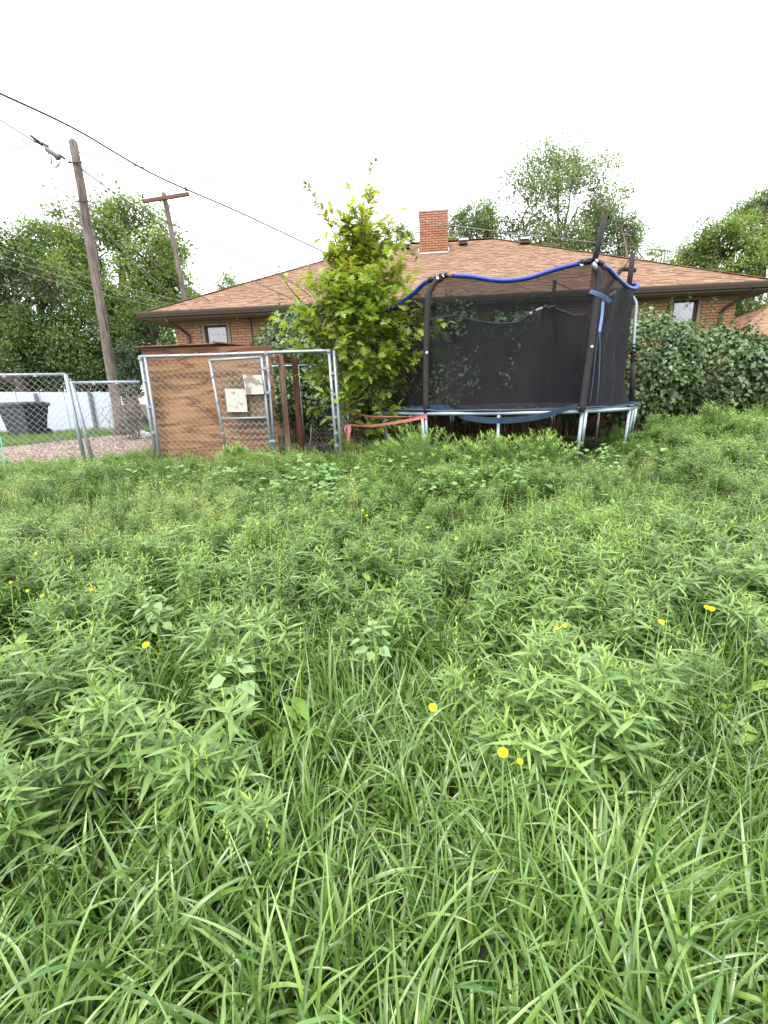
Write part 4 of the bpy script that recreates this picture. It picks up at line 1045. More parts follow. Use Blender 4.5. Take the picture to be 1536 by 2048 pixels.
# ================================================================== TREES
def unit(rg, n): return norm(rg.normal(size=(n, 3)))
def branch_pts(a, b, rg, wob, n=6, lift=.12):
    a, b = np.array(a), np.array(b); L = np.linalg.norm(b - a); out = []
    off = rg.normal(size=3) * wob * L
    for i in range(n + 1):
        t = i / n; out.append(a + (b - a) * t + off * sin(pi * t) + np.array([0, 0, lift * L * sin(pi * t) * .6]) + rg.normal(size=3) * wob * .15 * L * (0 < i < n))
    return out
def crown_tree(name, label, px, rad, Y, leaf, bark, seed, nclump=110, per=48, lsize=.13, trunk_px=None, tr=.2, nlimb=7, cr=.16, gap=.0, depth=.8, base_z=None, group=None, bare=0, cat='tree', low=1.0):
    rg = np.random.default_rng(seed)
    c = np.array(at(px[0], px[1], Y)); k = 1.04 * Y / FPX
    R = np.array([rad[0] * k, rad[0] * k * depth, rad[1] * k])
    tx = at(*trunk_px, Y).x if trunk_px else c[0]
    b = np.array([tx, Y, (gz(tx, Y) if base_z is None else base_z) - .1])
    o = thing(name, label, cat, tuple(b), group=group)
    top = c + np.array([rg.normal() * .1 * R[0], 0, R[2] * .55])
    tm = MB(); tp = branch_pts(b, top, rg, .04, 10, 0); rs = [tr * (1 - .82 * i / 10) * (1.25 if i == 0 else 1) for i in range(11)]
    tm.tube(tp, rs, 9); tm.build('trunk', bark, o, smooth=True)
    bm = MB(); nodes = []
    for i in range(nlimb):
        t = rg.uniform(.3, .85); s = np.array(tp[int(t * 10)]); d = unit(rg, 1)[0]; d[2] = abs(d[2]) * .8 + .05 - .25 * (rg.random() < .3)
        e = c + d * R * rg.uniform(.5, .8); pts = branch_pts(s, e, rg, .12, 7); r0 = tr * rg.uniform(.28, .5)
        bm.tube(pts, [r0 * (1 - .85 * q / 7) for q in range(8)], 6); nodes += pts[2:]
    nodes += [np.array(p) for p in tp[5:]]; nodes = np.array(nodes)
    cl = []; tries = 0
    while len(cl) < nclump and tries < nclump * 20:
        tries += 1; d = unit(rg, 1)[0]; f = rg.uniform(.25, 1) ** .5
        lump = 1 + .28 * noise.noise(Vector(d * 1.7) + Vector((seed, 0, 0)))
        p = c + d * R * f * lump
        if d[2] < 0: p[2] = c[2] + (p[2] - c[2]) * low
        if noise.noise(Vector(p * (1.6 / max(R[0], .8))) + Vector((0, seed * 3.3, 0))) < gap - .25: continue
        cl.append(p)
    cl = np.array(cl); P = []; D = []; NN = []
    for p in cl:
        s = nodes[np.argmin(np.sum((nodes - p) ** 2, 1))]; pts = branch_pts(s, p, rg, .1, 4)
        bm.tube(pts, [tr * .09, tr * .07, tr * .055, tr * .04, tr * .02], 4, cap=False)
        q = cr * R[0] * rg.uniform(.6, 1.3); n = int(per * rg.uniform(.6, 1.4))
        pos = p + rg.normal(size=(n, 3)) * np.array([q, q, q * .7]) * .55
        P.append(pos); D.append(norm(pos - p) + rg.normal(size=(n, 3)) * .5 + np.array([0, 0, -.2])); NN.append(rg.normal(size=(n, 3)) * .6 + norm(p - c) * .5 + np.array([0, 0, .7]))
    for i in range(bare):
        s = nodes[rg.integers(len(nodes))]; e = s + np.array([rg.normal() * .5, rg.normal() * .3, 1]) * R[2] * rg.uniform(.3, .6)
        pts = branch_pts(s, e, rg, .08, 6); bm.tube(pts, [tr * .07 * (1 - .8 * j / 6) for j in range(7)], 4)
        for j in range(5): a = pts[2 + j % 4]; bm.tube(branch_pts(a, a + rg.normal(size=3) * .12 * R[2] + np.array([0, 0, .1 * R[2]]), rg, .1, 3), tr * .018, 3)
    bm.build('branches', bark, o, smooth=True)
    P = np.concatenate(P); D = np.concatenate(D); NN = np.concatenate(NN)
    V, F = leaf_cloud(T_SMALL, P, D, NN, lsize * rg.uniform(.6, 1.3, len(P)))
    np_obj('crown', V, F, leaf, o)
    return o
crown_tree('elm_tree', 'big broad green tree behind the weathered pole', (245, 545), (118, 118), 24, M['elm'], M['bark'], 3, 420, 85, .165, (262, 760), .42, 10, .14, gap=.09)
crown_tree('elm_tree', 'yellow-green tree top left of the weathered pole', (105, 520), (66, 62), 27, M['elm'], M['bark'], 5, 190, 70, .165, (110, 760), .25, 6, .2, gap=.06, bare=3)
crown_tree('elm_tree', 'dark tree with a stout leaning trunk at the left edge', (40, 590), (105, 130), 20, M['elm3'], M['bark'], 7, 320, 70, .14, (38, 780), .42, 9, .14, gap=.2, bare=3)
crown_tree('elm_tree', 'low dark tree filling the space behind the white fence', (165, 700), (115, 66), 20.5, M['elm3'], M['bark'], 9, 300, 70, .13, (180, 780), .2, 8, .16, gap=.05)
crown_tree('elm_tree', 'small pale tree at the left end of the roof behind the far pole', (345, 570), (38, 75), 28, M['elm'], M['bark'], 10, 80, 50, .14, None, .2, 6, .22, gap=.12)
crown_tree('elm_tree', 'lower green tree between the pole foot and the house corner', (295, 665), (62, 70), 21, M['elm3'], M['bark'], 12, 130, 60, .12, None, .2, 6, .18, gap=.0)
crown_tree('distant_tree', 'small distant tree just above the left roof slope', (463, 570), (25, 26), 34, M['elm2'], M['bark'], 13, 40, 36, .15, None, .15, 5, .25, gap=.1)
crown_tree('distant_tree', 'small tree behind the roof left of the chimney', (800, 482), (26, 30), 28, M['elm2'], M['bark'], 15, 50, 40, .13, None, .15, 5, .25, gap=.1)
crown_tree('distant_tree', 'rounded tree behind the roof right of the chimney', (945, 462), (52, 46), 28, M['elm2'], M['bark'], 17, 160, 60, .14, None, .2, 6, .18, gap=.08)
crown_tree('elm_tree', 'tall loose grey-green tree above the roof ridge', (1118, 422), (108, 102), 26, M['elm2'], M['twig'], 19, 330, 66, .14, None, .2, 10, .14, gap=.08, bare=9)
crown_tree('elm_tree', 'lower right shoulder tree beside the tall grey-green one', (1222, 478), (52, 45), 27, M['elm2'], M['twig'], 21, 130, 56, .14, None, .2, 8, .2, gap=.1, bare=3)
crown_tree('distant_tree', 'low yellow-green tree behind the right roof slope', (1325, 520), (62, 26), 32, M['elm'], M['bark'], 23, 70, 46, .15, None, .2, 6, .2)
crown_tree('elm_tree', 'layered green tree at the right edge above the roof', (1462, 500), (78, 62), 24, M['elm'], M['bark'], 25, 220, 66, .14, None, .25, 8, .16, gap=.06)
crown_tree('elm_tree', 'tall loose tree at the far right edge', (1520, 445), (52, 52), 25, M['elm2'], M['twig'], 27, 140, 60, .14, None, .25, 7, .18, gap=.1)
crown_tree('elm_tree', 'dark tree seen between the tan house and the right roof', (1500, 612), (48, 44), 22, M['elm3'], M['bark'], 29, 90, 60, .13, None, .2, 6, .2)
crown_tree('elm_tree', 'dark green undergrowth tree behind the rubbish bin', (40, 735), (95, 62), 23, M['elm3'], M['bark'], 33, 200, 80, .15, None, .15, 6, .2)
crown_tree('elm_tree', 'mid green undergrowth tree behind the white fence end', (215, 735), (80, 58), 25, M['elm'], M['bark'], 35, 170, 80, .16, None, .15, 6, .2)
crown_tree('elm_tree', 'dark tree beyond the left edge behind the white fence', (-150, 620), (120, 140), 22, M['elm3'], M['bark'], 37, 200, 60, .16, None, .35, 8, .17, gap=.05)
crown_tree('juniper_shrub', 'dark juniper beside the foot of the weathered pole', (252, 748), (26, 52), 15.5, M['juniper'], M['bark'], 31, 90, 60, .07, None, .06, 5, .25, cat='shrub')

# dry twiggy shrub and bare branches
def twig_ball(name, label, c, R, n, mat, seed, r=.006):
    rg = np.random.default_rng(seed); b = np.array([c.x, c.y, gz(c.x, c.y)]); o = thing(name, label, 'shrub', tuple(b)); m = MB()
    for i in range(n):
        d = unit(rg, 1)[0]; d[2] = abs(d[2]); e = np.array(c) + d * R * rg.uniform(.5, 1.05); s = b + rg.normal(size=3) * np.array([.08, .08, 0])
        pts = branch_pts(s, e, rg, .18, 6); m.tube(pts, [r * (1.3 - .13 * q) for q in range(7)], 3, cap=False)
        for j in range(5):
            a = pts[rg.integers(2, 7)]; m.tube(branch_pts(a, a + unit(rg, 1)[0] * .35 * R[0], rg, .15, 3), r * .5, 3, cap=False)
    m.build('twigs', mat, o); return o
twig_ball('dry_shrub', 'leafless tangled grey shrub right of the weathered pole', at(258, 815, 12.5), np.array([.55, .5, .62]), 70, M['greytwig'], 41, .007)

def small_bare(seed, pts_list, parent):
    m = MB(); rg = np.random.default_rng(seed)
    for pts in pts_list:
        P = spline(pts, 4); m.tube(P, [.03 * (1 - .8 * i / len(P)) for i in range(len(P))], 4)
        for j in range(22):
            a = P[rg.integers(1, len(P))]; e = a + Vector(rg.normal(size=3) * np.array([.5, .3, .35]) + np.array([-.15, 0, .3])); m.tube([a, a.lerp(e, .5) + Vector(rg.normal(size=3) * .05), e], [.012, .009, .005], 3)
    return m.build('branches', M['greytwig'], parent)
bt = thing('bare_tree', 'bare dead branches sticking out left of the weathered pole', 'tree', (at(215, 760, 22).x, 22, .3))
m = MB(); m.tube([(at(215, 760, 22).x, 22, .2), at(200, 560, 22), at(188, 470, 22)], [.16, .12, .06], 8); m.build('trunk', M['bark'], bt, smooth=True)
small_bare(5, [[at(188, 470, 22), at(160, 448, 22), at(125, 432, 22), at(92, 430, 22)], [at(185, 480, 22), at(150, 460, 22), at(110, 452, 22), at(85, 455, 22)], [at(190, 470, 22), at(165, 430, 22), at(140, 400, 22), at(125, 375, 22)], [at(180, 470, 22), at(150, 425, 22), at(130, 395, 22)]], bt)

# ================================================================== OAK SAPLING
def oak():
    rg = np.random.default_rng(8); OY = 8.05
    base = np.array([-.52, OY, gz(-.5, OY) - .05]); o = thing('oak_tree', 'young oak with lobed bright green leaves between the kennel and trampoline', 'tree', tuple(base))
    top = np.array([-.18, OY, 4.2]); tm = MB(); tp = branch_pts(base, top, rg, .02, 12, 0); tm.tube(tp, [.06 * (1 - .85 * i / 12) for i in range(13)], 8); tm.build('trunk', M['bark'], o, smooth=True)
    zs = [.35, .7, 1.1, 1.6, 2.1, 2.6, 3.0, 3.4, 3.8, 4.3]; rl = [.35, .55, .72, .95, 1.08, .95, .66, .45, .3, .1]; rr = [.75, .95, 1.05, 1.2, 1.3, 1.1, .75, .5, .36, .12]
    bm = MB(); P = []; D = []; NN = []; S = []; AG = []
    P2 = []; D2 = []; N2 = []; S2 = []
    def shoot(pts, r, nl, size, young=0.0, start=.3, new=False):
        bm.tube(pts, [r * (1 - .8 * i / (len(pts) - 1)) for i in range(len(pts))], 4, cap=False)
        pts = np.array(pts); n = len(pts) - 1
        for q in range(nl):
            t = start + (1 - start) * (q + rg.random()) / nl; x = t * n; i = min(int(x), n - 1); p = pts[i] + (pts[i + 1] - pts[i]) * (x - i); ax = pts[i + 1] - pts[i]; ax /= np.linalg.norm(ax) + 1e-9
            d = rg.normal(size=3); d -= ax * d.dot(ax); d /= np.linalg.norm(d); d = d + ax * (.35 + .7 * t) + np.array([0, 0, -.15])
            nn = np.array([0, 0, 1.0]) + rg.normal(size=3) * .35 + ax * .2
            sz = size * rg.uniform(.65, 1.15)
            if new: P2.append(p); D2.append(d); N2.append(nn); S2.append(sz)
            else: P.append(p); D.append(d); NN.append(nn); S.append(sz); AG.append(max(0, young * rg.random()))
    for i in range(105):
        z = rg.uniform(.3, 1) ** .75 * 3.7 + .2 if i % 3 else rg.uniform(.5, 3.0)
        a = rg.uniform(0, 2 * pi) if i % 2 else rg.uniform(pi * 1.05, pi * 1.95)
        zi = min(z, 4.2); Rr = np.interp(zi, zs, rr if cos(a) > 0 else rl) * rg.uniform(.72, 1.12)
        s = np.array(tp[min(12, int(max(0, (z - .55) / 4.1) * 12))]); ctr = np.array([np.interp(zi, [0, 4.2], [-.52, -.15]), OY, zi])
        e = ctr + np.array([cos(a) * Rr, sin(a) * Rr * .85, rg.uniform(-.05, .25)])
        pts = branch_pts(s, e, rg, .06, 5, .05)
        yg = .75 if z > 3.0 else (.45 if rg.random() < .25 else .06)
        shoot(pts, .013, 12, .18, yg)
        for j in range(3):
            t = rg.integers(2, 5); b = pts[t]; e2 = b + (e - s) * rg.uniform(.2, .4) + rg.normal(size=3) * .17
            shoot(branch_pts(b, e2, rg, .06, 3, .05), .006, 8, .175, yg, .15)
    for i in range(9):   # upright shoots round the top
        a = rg.uniform(0, 2 * pi); s = np.array(tp[rg.integers(8, 12)]); e = s + np.array([cos(a) * rg.uniform(.15, .6), sin(a) * .4, rg.uniform(.45, .95)])
        shoot(branch_pts(s, e, rg, .04, 5, .05), .008, 13, .135, .7, .2)
    def leader(px, Y0, n, size): 
        pts = [np.array(at(x, y, Y0)) for x, y in px]; q = [np.array(v) for v in spline([Vector(v) for v in pts], 5)]
        k = int(len(q) * .55)
        shoot(q[:k + 1], .014, int(n * .6), size, .35, .1); shoot(q[k:], .006, int(n * .55), size * .66, 0, .05, new=True)
    leader([(716, 560), (728, 470), (737, 400), (742, 345), (748, 322)], OY, 46, .13)
    leader([(690, 560), (668, 470), (645, 425), (625, 390), (613, 370)], OY, 44, .13)
    leader([(780, 560), (800, 520), (825, 500), (836, 520)], OY - .4, 26, .13)
    leader([(600, 600), (575, 570), (565, 545), (560, 535)], OY - .3, 16, .12)
    leader([(640, 600), (622, 560), (620, 525)], OY - .3, 16, .12)
    leader([(720, 520), (700, 470), (690, 440)], OY - .2, 20, .13)
    leader([(750, 520), (772, 470), (780, 440)], OY - .2, 20, .13)
    bm.build('branches', M['bark'], o, smooth=True)
    P = np.array(P); D = np.array(D); NN = np.array(NN); S = np.array(S); AG = np.array(AG)
    # the leaves nearest the viewer are single parts, the rest one crown
    front = np.argsort(P[:, 1] + .15 * rg.random(len(P)))[:280]; mask = np.ones(len(P), bool); mask[front] = False
    V, F = leaf_cloud(T_OAK, P[mask], D[mask], NN[mask], S[mask])
    np_obj('crown', V, F, M['oak'], o, attr=np.repeat(AG[mask], len(T_OAK[0])))
    V, F = leaf_cloud(T_OAK, np.array(P2), np.array(D2), np.array(N2), np.array(S2)); tag(np_obj('new_leaves', V, F, M['oak_new'], o), 'bronze new leaves on the top shoots', kind='stuff')
    lm = np_obj('leaf', T_OAK[0], T_OAK[1], M['oak'], do_link=False, world=False).data
    I = WM[o].inverted()
    for k in front:
        l = bpy.data.objects.new('leaf', lm); l.matrix_local = I @ frame_matrix(P[k], D[k], NN[k], S[k]); link(l, o)
oak()

# ================================================================== LILAC HEDGE
def lilac(label, cx, cy, r, h, n, seed, zlow=.12, ry=None, name='lilac_bush', lsize=.105):
    rg = np.random.default_rng(seed); zg = gz(cx, cy); o = thing(name, label, 'bush', (cx, cy, zg), group='lilac hedge')
    ry = ry or r; c = np.array([cx, cy, zg + h * .54]); R = np.array([r, ry, h * .47])
    m = MB()
    for i in range(20):
        d = unit(rg, 1)[0]; d[2] = abs(d[2]) * .8 + .1; e = c + d * R * rg.uniform(.5, .85); s = np.array([cx, cy, zg]) + rg.normal(size=3) * np.array([r * .28, ry * .28, 0])
        m.tube(branch_pts(s, e, rg, .07, 6), [.018 * (1 - .12 * q) for q in range(7)], 5, cap=False)
    m.build('stems', M['twig'], o, smooth=True)
    d = unit(rg, n); f = np.clip(1 - np.abs(rg.normal(0, .16, n)), .3, 1)
    lump = np.array([1 + .17 * noise.noise(Vector(x * 2.3) + Vector((seed * 1.7, 0, 0))) + .10 * noise.noise(Vector(x * 6) + Vector((0, seed, 0))) for x in d])
    P = c + d * R * (f * lump)[:, None]; P[:, 2] = np.maximum(P[:, 2], zg + zlow + .2 * rg.random(n))
    D = d * np.array([.6, .6, .2]) + rg.normal(size=(n, 3)) * .55 + np.array([0, 0, -.45]); NN = d * .8 + rg.normal(size=(n, 3)) * .35 + np.array([0, 0, .6])
    V, F = leaf_cloud(T_HEART, P, D, NN, lsize * rg.uniform(.55, 1.15, n))
    np_obj('crown', V, F, M['lilac'], o)
    # a few upright shoots
    P = []; D = []; NN = []
    for i in range(14):
        q = c + np.array([rg.normal() * r * .45, rg.normal() * ry * .4, R[2] * rg.uniform(.75, .95)])
        for j in range(12): P.append(q + np.array([rg.normal() * .02, rg.normal() * .02, j * .025])); a = j * 1.6; D.append([cos(a), sin(a), .35]); NN.append([0, 0, 1])
    V, F = leaf_cloud(T_HEART, np.array(P), np.array(D), np.array(NN), lsize * .8 * rg.uniform(.6, 1, len(P))); tag(np_obj('shoots', V, F, M['lilac'], o), kind='stuff')
    return o
lilac('dark leafy lilac between the left window and the oak', -2.0, 11.3, 1.05, 3.05, 4600, 1)
lilac('dark lilac hidden behind the kennel doorway', -1.2, 10.9, 1.0, 2.5, 3600, 2)
lilac('dark lilac behind the oak and the left side of the net', .2, 11.6, 1.0, 2.8, 3600, 3)
lilac('tall lilac behind the trampoline net reaching the eave', 1.9, 11.75, .95, 3.2, 4600, 4)
lilac('lilac behind the middle of the trampoline net', 3.2, 11.7, .95, 3.0, 4000, 5)
lilac('lilac behind the right side of the trampoline net', 4.6, 11.2, 1.0, 2.35, 4000, 6)
lilac('rounded lilac just right of the trampoline pole', 5.6, 9.9, 1.15, 2.5, 6000, 7)
lilac('lilac in front of the right window', 7.1, 10.1, 1.15, 2.2, 5200, 8)
lilac('low lilac below the right downspout', 8.4, 9.8, 1.1, 1.9, 4600, 9)
lilac('lilac at the far right edge of the hedge', 9.9, 9.6, 1.25, 2.05, 5000, 10)
lilac('small upright shrub growing up inside the trampoline net', 1.35, 10.0, .38, 1.75, 620, 11, zlow=.75, name='volunteer_shrub', lsize=.08)
# dry cane stems under the hedge
rg = np.random.default_rng(77); m = MB()
for i in range(150):
    x = rg.uniform(1.0, 4.9) if i % 3 else rg.normal(2.9, .25); y = rg.uniform(10.2, 11.4) if i % 3 else rg.normal(8.9, .3); z = gz(x, y)
    m.tube([(x, y, z), (x + rg.normal() * .05, y + rg.normal() * .05, z + .35), (x + rg.normal() * .1, y, z + rg.uniform(.55, .8))], [.01, .008, .005], 4, cap=False)
tag(m.build('dry_canes', M['straw']), 'dry brown canes standing under the trampoline', kind='stuff')

# ================================================================== GRASS AND WEEDS
def grass_proto(name, nb, L, W, spread, mat, seed, bend=(.3, 1.9), lean=.35, seg=8, heads=0):
    rg = np.random.default_rng(seed); V = []; F = []; A = []
    for b in range(nb):
        az = rg.normal() * 1.6; l = rg.uniform(*L); w = rg.uniform(*W); bx = rg.normal(size=2) * spread
        th0 = abs(rg.normal()) * lean; bd = rg.uniform(*bend); tw = rg.normal() * .7; kink = rg.random() < .12
        p = np.array([bx[0], bx[1], -.02]); n0 = len(V); age = .5 * (rg.random() < .25) * rg.random()
        for i in range(seg + 1):
            s = i / seg; th = th0 + bd * s ** 1.7 + (.9 if kink and s > .6 else 0)
            d = np.array([sin(th) * cos(az), sin(th) * sin(az), cos(th)])
            sd = np.array([-sin(az), cos(az), 0]); nn = np.cross(d, sd); a = tw * s
            e = sd * cos(a) + nn * sin(a); f = np.cross(d, e)
            ww = w * .5 * (min(1, .55 + 2.2 * s)) * (1 - s ** 3) ** .8 + .0002
            V += [p + e * ww, p - f * ww * .35, p - e * ww]; A += [age * (1 - .5 * s)] * 3
            p = p + d * l / seg
        for i in range(seg):
            a = n0 + 3 * i; F += [(a, a + 1, a + 4), (a, a + 4, a + 3), (a + 1, a + 2, a + 5), (a + 1, a + 5, a + 4)]
    for b in range(heads):
        az = rg.uniform(0, 2 * pi); l = rg.uniform(L[1], L[1] * 1.35); q = np.array([rg.normal() * spread, rg.normal() * spread, 0]); tip = q + np.array([cos(az) * .12 * l, sin(az) * .12 * l, l])
        n0 = len(V); V += [q + [.0015, 0, 0], q - [.0015, 0, 0], tip + [.001, 0, 0], tip - [.001, 0, 0]]; A += [.7] * 4; F += [(n0, n0 + 1, n0 + 3), (n0, n0 + 3, n0 + 2)]
        for k in range(16):
            t = k / 15; pp = tip + (tip - q) / l * (t * .09) ; a = k * 2.4; dd = np.array([cos(a) * .5, sin(a) * .5, 1.0]) * .010; sdv = np.array([-sin(a), cos(a), 0]) * .0022
            n0 = len(V); V += [pp, pp + dd * .5 + sdv, pp + dd, pp + dd * .5 - sdv]; A += [.9] * 4; F += [(n0, n0 + 1, n0 + 2), (n0, n0 + 2, n0 + 3)]
    return np_obj(name, np.array(V), np.array(F), mat, smooth=False, attr=A, do_link=False, world=False)

def weed_proto(name, H, nst, mat, seed, llen=(.06, .115), lw=.145, spread=.035, nleaf=38, side=4):
    rg = np.random.default_rng(seed); P = []; D = []; NN = []; S = []; AG = []; SV = []; SF = []
    tm = lance(lw, 4, .24)
    def stem(p0, az, lean, h, n, scale, r):
        pts = []; p = np.array(p0)
        for i in range(6): pts.append(p.copy()); th = lean * (1 - .5 * i / 5); p = p + np.array([sin(th) * cos(az), sin(th) * sin(az), cos(th)]) * h / 5
        pts = np.array(pts)
        k = len(SV)
        for i, q in enumerate(pts):
            for a in (0, 2.09, 4.19): SV.append(q + np.array([cos(a), sin(a), 0]) * r * (1 - .13 * i))
        for i in range(5):
            for a in range(3): x, y = k + 3 * i + a, k + 3 * i + (a + 1) % 3; SF.append((x, y, y + 3)); SF.append((x, y + 3, x + 3))
        for q in range(n):
            t = .08 + .92 * (q / n) ** .9; x = t * 5; i = min(4, int(x)); c = pts[i] + (pts[i + 1] - pts[i]) * (x - i)
            a = q * 2.39996 + az; up = .0 + 1.0 * t ** 2.5 + rg.normal() * .16 + (.7 if q > n - 5 else 0)
            d = np.array([cos(a), sin(a), up]); l = scale * rg.uniform(*llen) * (.75 + .5 * sin(pi * min(1, t + .12))) * (1 if q < n - 5 else .55)
            P.append(c); D.append(d); NN.append(np.array([-cos(a) * up, -sin(a) * up, 1]) + rg.normal(size=3) * .25); S.append(l); AG.append(max(0, (t - .8) / .2) ** 1.5 * .6)
        return pts
    for s in range(nst):
        az = rg.uniform(0, 2 * pi); h = H * rg.uniform(.75, 1.1); p0 = (rg.normal() * spread, rg.normal() * spread, -.02)
        pts = stem(p0, az, abs(rg.normal()) * .28, h, nleaf, 1.0, .0032)
        for j in range(side):
            b = pts[rg.integers(1, 5)]; stem(b, rg.uniform(0, 2 * pi), rg.uniform(.5, .9), h * rg.uniform(.22, .38), 13, .72, .002)
    V, F = leaf_cloud(tm, np.array(P), np.array(D), np.array(NN), np.array(S)); A = np.repeat(AG, len(tm[0]))
    n = len(V); V = np.concatenate([V, np.array(SV)]); F = np.concatenate([F, np.array(SF) + n]); A = np.concatenate([A, np.full(len(SV), .45)])
    return np_obj(name, V, F, mat, attr=A, do_link=False, world=False)

def disc_proto(name, tmpl, n, h, size, mat, seed, spread=.1):
    rg = np.random.default_rng(seed); P = []; D = []; NN = []; SV = []; SF = []
    for i in range(n):
        a = rg.uniform(0, 2 * pi); r = spread * sqrt(rg.random()); p = np.array([r * cos(a), r * sin(a), h * rg.uniform(.45, 1.0)])
        P.append(p); D.append([cos(a), sin(a), rg.normal() * .2]); NN.append([rg.normal() * .3, rg.normal() * .3, 1])
        k = len(SV); SV += [p * [.2, .2, 0] + [.0015, 0, 0], p * [.2, .2, 0] - [.0015, 0, 0], p + [.001, 0, 0]]; SF.append((k, k + 1, k + 2))
    V, F = leaf_cloud(tmpl, np.array(P), np.array(D), np.array(NN), size * rg.uniform(.6, 1.2, n))
    F = np.concatenate([F, np.array(SF) + len(V)]); V = np.concatenate([V, np.array(SV)])
    return np_obj(name, V, F, mat, attr=np.zeros(len(V)), do_link=False, world=False)
def spray_proto(name, seed, H=.42):
    rg = np.random.default_rng(seed); P = []; D = []; NN = []; SV = []; SF = []
    for i in range(12):
        az = rg.uniform(0, 2 * pi); tip = np.array([cos(az) * .16 * rg.random(), sin(az) * .16 * rg.random(), H * rg.uniform(.7, 1.1)]); k = len(SV); SV += [np.array([.001, 0, 0]), np.array([-.001, 0, 0]), tip]; SF.append((k, k + 1, k + 2))
        for j in range(34): t = rg.uniform(.4, 1.05); P.append(tip * t + rg.normal(size=3) * .022); D.append(rg.normal(size=3)); NN.append(rg.normal(size=3) + [0, 0, .5])
    V, F = leaf_cloud(T_SMALL, np.array(P), np.array(D), np.array(NN), rg.uniform(.006, .013, len(P))); F = np.concatenate([F, np.array(SF) + len(V)]); V = np.concatenate([V, np.array(SV)])
    return np_obj(name, V, F, M['spray'], do_link=False, world=False)

def in_view(x, y): return abs(x) < 1.05 * y + 1.1
def front_limit(x):
    """how far back the weeds of the yard reach"""
    if x < -3.6: return 7.15 + .12 * (x + 3.6) * 0
    if x < -.7: return 7.2
    if x < .3: return 8.2
    if x < 4.4: return TC.y - sqrt(max(0, 2.0 ** 2 - (x - TC.x) ** 2)) + .2 if abs(x - TC.x) < 2 else 8.6
    return 8.7
YB_X = [-1.6, -1.0, -.5, -.22, 0.0, .25, .38, .55, .8, 1.1, 1.5]; YB_Y = [.80, .88, 1.06, 1.40, 1.66, 1.55, 1.12, 1.0, 1.12, 1.4, 1.6]
def yb(x): return float(np.interp(x, YB_X, YB_Y))
def sample(y0, y1, dens, weight, seed, xlim=9.5):
    rg = np.random.default_rng(seed); out = []; A = (y1 - y0) * 2 * xlim; n = int(A * dens)
    X = rg.uniform(-xlim, xlim, n); Y = rg.uniform(y0, y1, n); U = rg.random(n)
    for x, y, u in zip(X, Y, U):
        if not in_view(x, y) or y > front_limit(x): continue
        if u < weight(x, y): out.append((x, y))
    return np.array(out), rg
def pn(x, y, s, k): return noise.noise(Vector((x * s, y * s, k)))

gp_near = [grass_proto('grass_clump', 16, (.20, .46), (.005, .0145), .045, M['grass'], 100 + i, bend=(.7, 3.0), lean=.5, seg=10) for i in range(10)] + [grass_proto('grass_clump', 16, (.22, .44), (.004, .010), .04, M['grass'], 130 + i, bend=(.2, 1.4), lean=.25) for i in range(4)]
gp_seed = [grass_proto('grass_clump_seed', 9, (.25, .42), (.003, .006), .04, M['grass'], 150 + i, bend=(.1, 1.0), heads=2) for i in range(4)]
gp_mid = [grass_proto('grass_tuft', 16, (.2, .48), (.004, .009), .06, M['grass'], 160 + i, bend=(.2, 1.3), seg=5) for i in range(6)]
gp_fine = [grass_proto('fine_tuft', 26, (.15, .34), (.003, .006), .08, M['grass_far'], 170 + i, bend=(.2, 1.2), seg=4) for i in range(5)]
wp = [weed_proto('weed_plant', .38 + .04 * (i % 3), 2 + i % 2, M['weed'], 200 + i) for i in range(7)]
wp_small = [weed_proto('weed_small', .24, 3, M['weed2'], 220 + i, llen=(.03, .06), lw=.2, spread=.06, nleaf=26, side=2) for i in range(4)]
wp_fine = [weed_proto('weed_fine', .42, 3, M['weed'], 230 + i, llen=(.05, .085), lw=.14, spread=.05, nleaf=60, side=5) for i in range(4)]

def place(name, protos, XY, rg, smin, smax, label, tilt=.12, zoff=0.0, scale_fn=None, swirl=False):
    n = len(XY); Z = np.array([gz(x, y) for x, y in XY]) + zoff
    S = rg.uniform(smin, smax, n)
    if scale_fn: S *= np.array([scale_fn(x, y) for x, y in XY])
    Rt = np.stack([rg.normal(0, tilt, n), rg.normal(0, tilt, n), (np.array([1.0 + 2.6 * pn(x, y, .9, 40) for x, y in XY]) + rg.normal(0, .95, n)) if swirl else rg.uniform(0, 2 * pi, n)], 1)
    return scatter(name, protos, np.column_stack([XY, Z]), Rt, S, rg.integers(0, len(protos), n), label)
# near long grass, thinner inside the weed stands
XY, rg = sample(.2, 2.1, 330, lambda x, y: (1.0 if y < yb(x) else .13) * (.75 + .5 * pn(x, y, 2.0, 1)), 1, 3.2)
place('tall_grass', gp_near, XY, rg, .6, 1.0, 'long arching green grass filling the foreground', .16, swirl=True)
XY, rg = sample(.5, 3.4, 9, lambda x, y: .35 + .9 * pn(x, y, 1.3, 9) + (.25 if x > .1 else 0), 2, 4)
place('seeding_grass', gp_seed, XY, rg, .7, 1.05, 'thin upright grass stalks with pale seed heads', .1)
def wmid(x, y):
    if y < yb(x): return 0.0 if y < .8 else .02
    w = .68 + 1.0 * pn(x, y, .75, 4)
    if x < -2.2 and y > 4.4: w *= .45
    return w
XY, rg = sample(.55, 2.6, 95, wmid, 3, 4.0)
place('narrow_leaf_weeds', wp, XY, rg, .8, 1.15, 'mass of narrow leaved green weeds in the near yard', .1, scale_fn=lambda x, y: 1 + .4 * pn(x, y, 1.6, 31))
XY, rg = sample(2.6, 8.8, 70, wmid, 4)
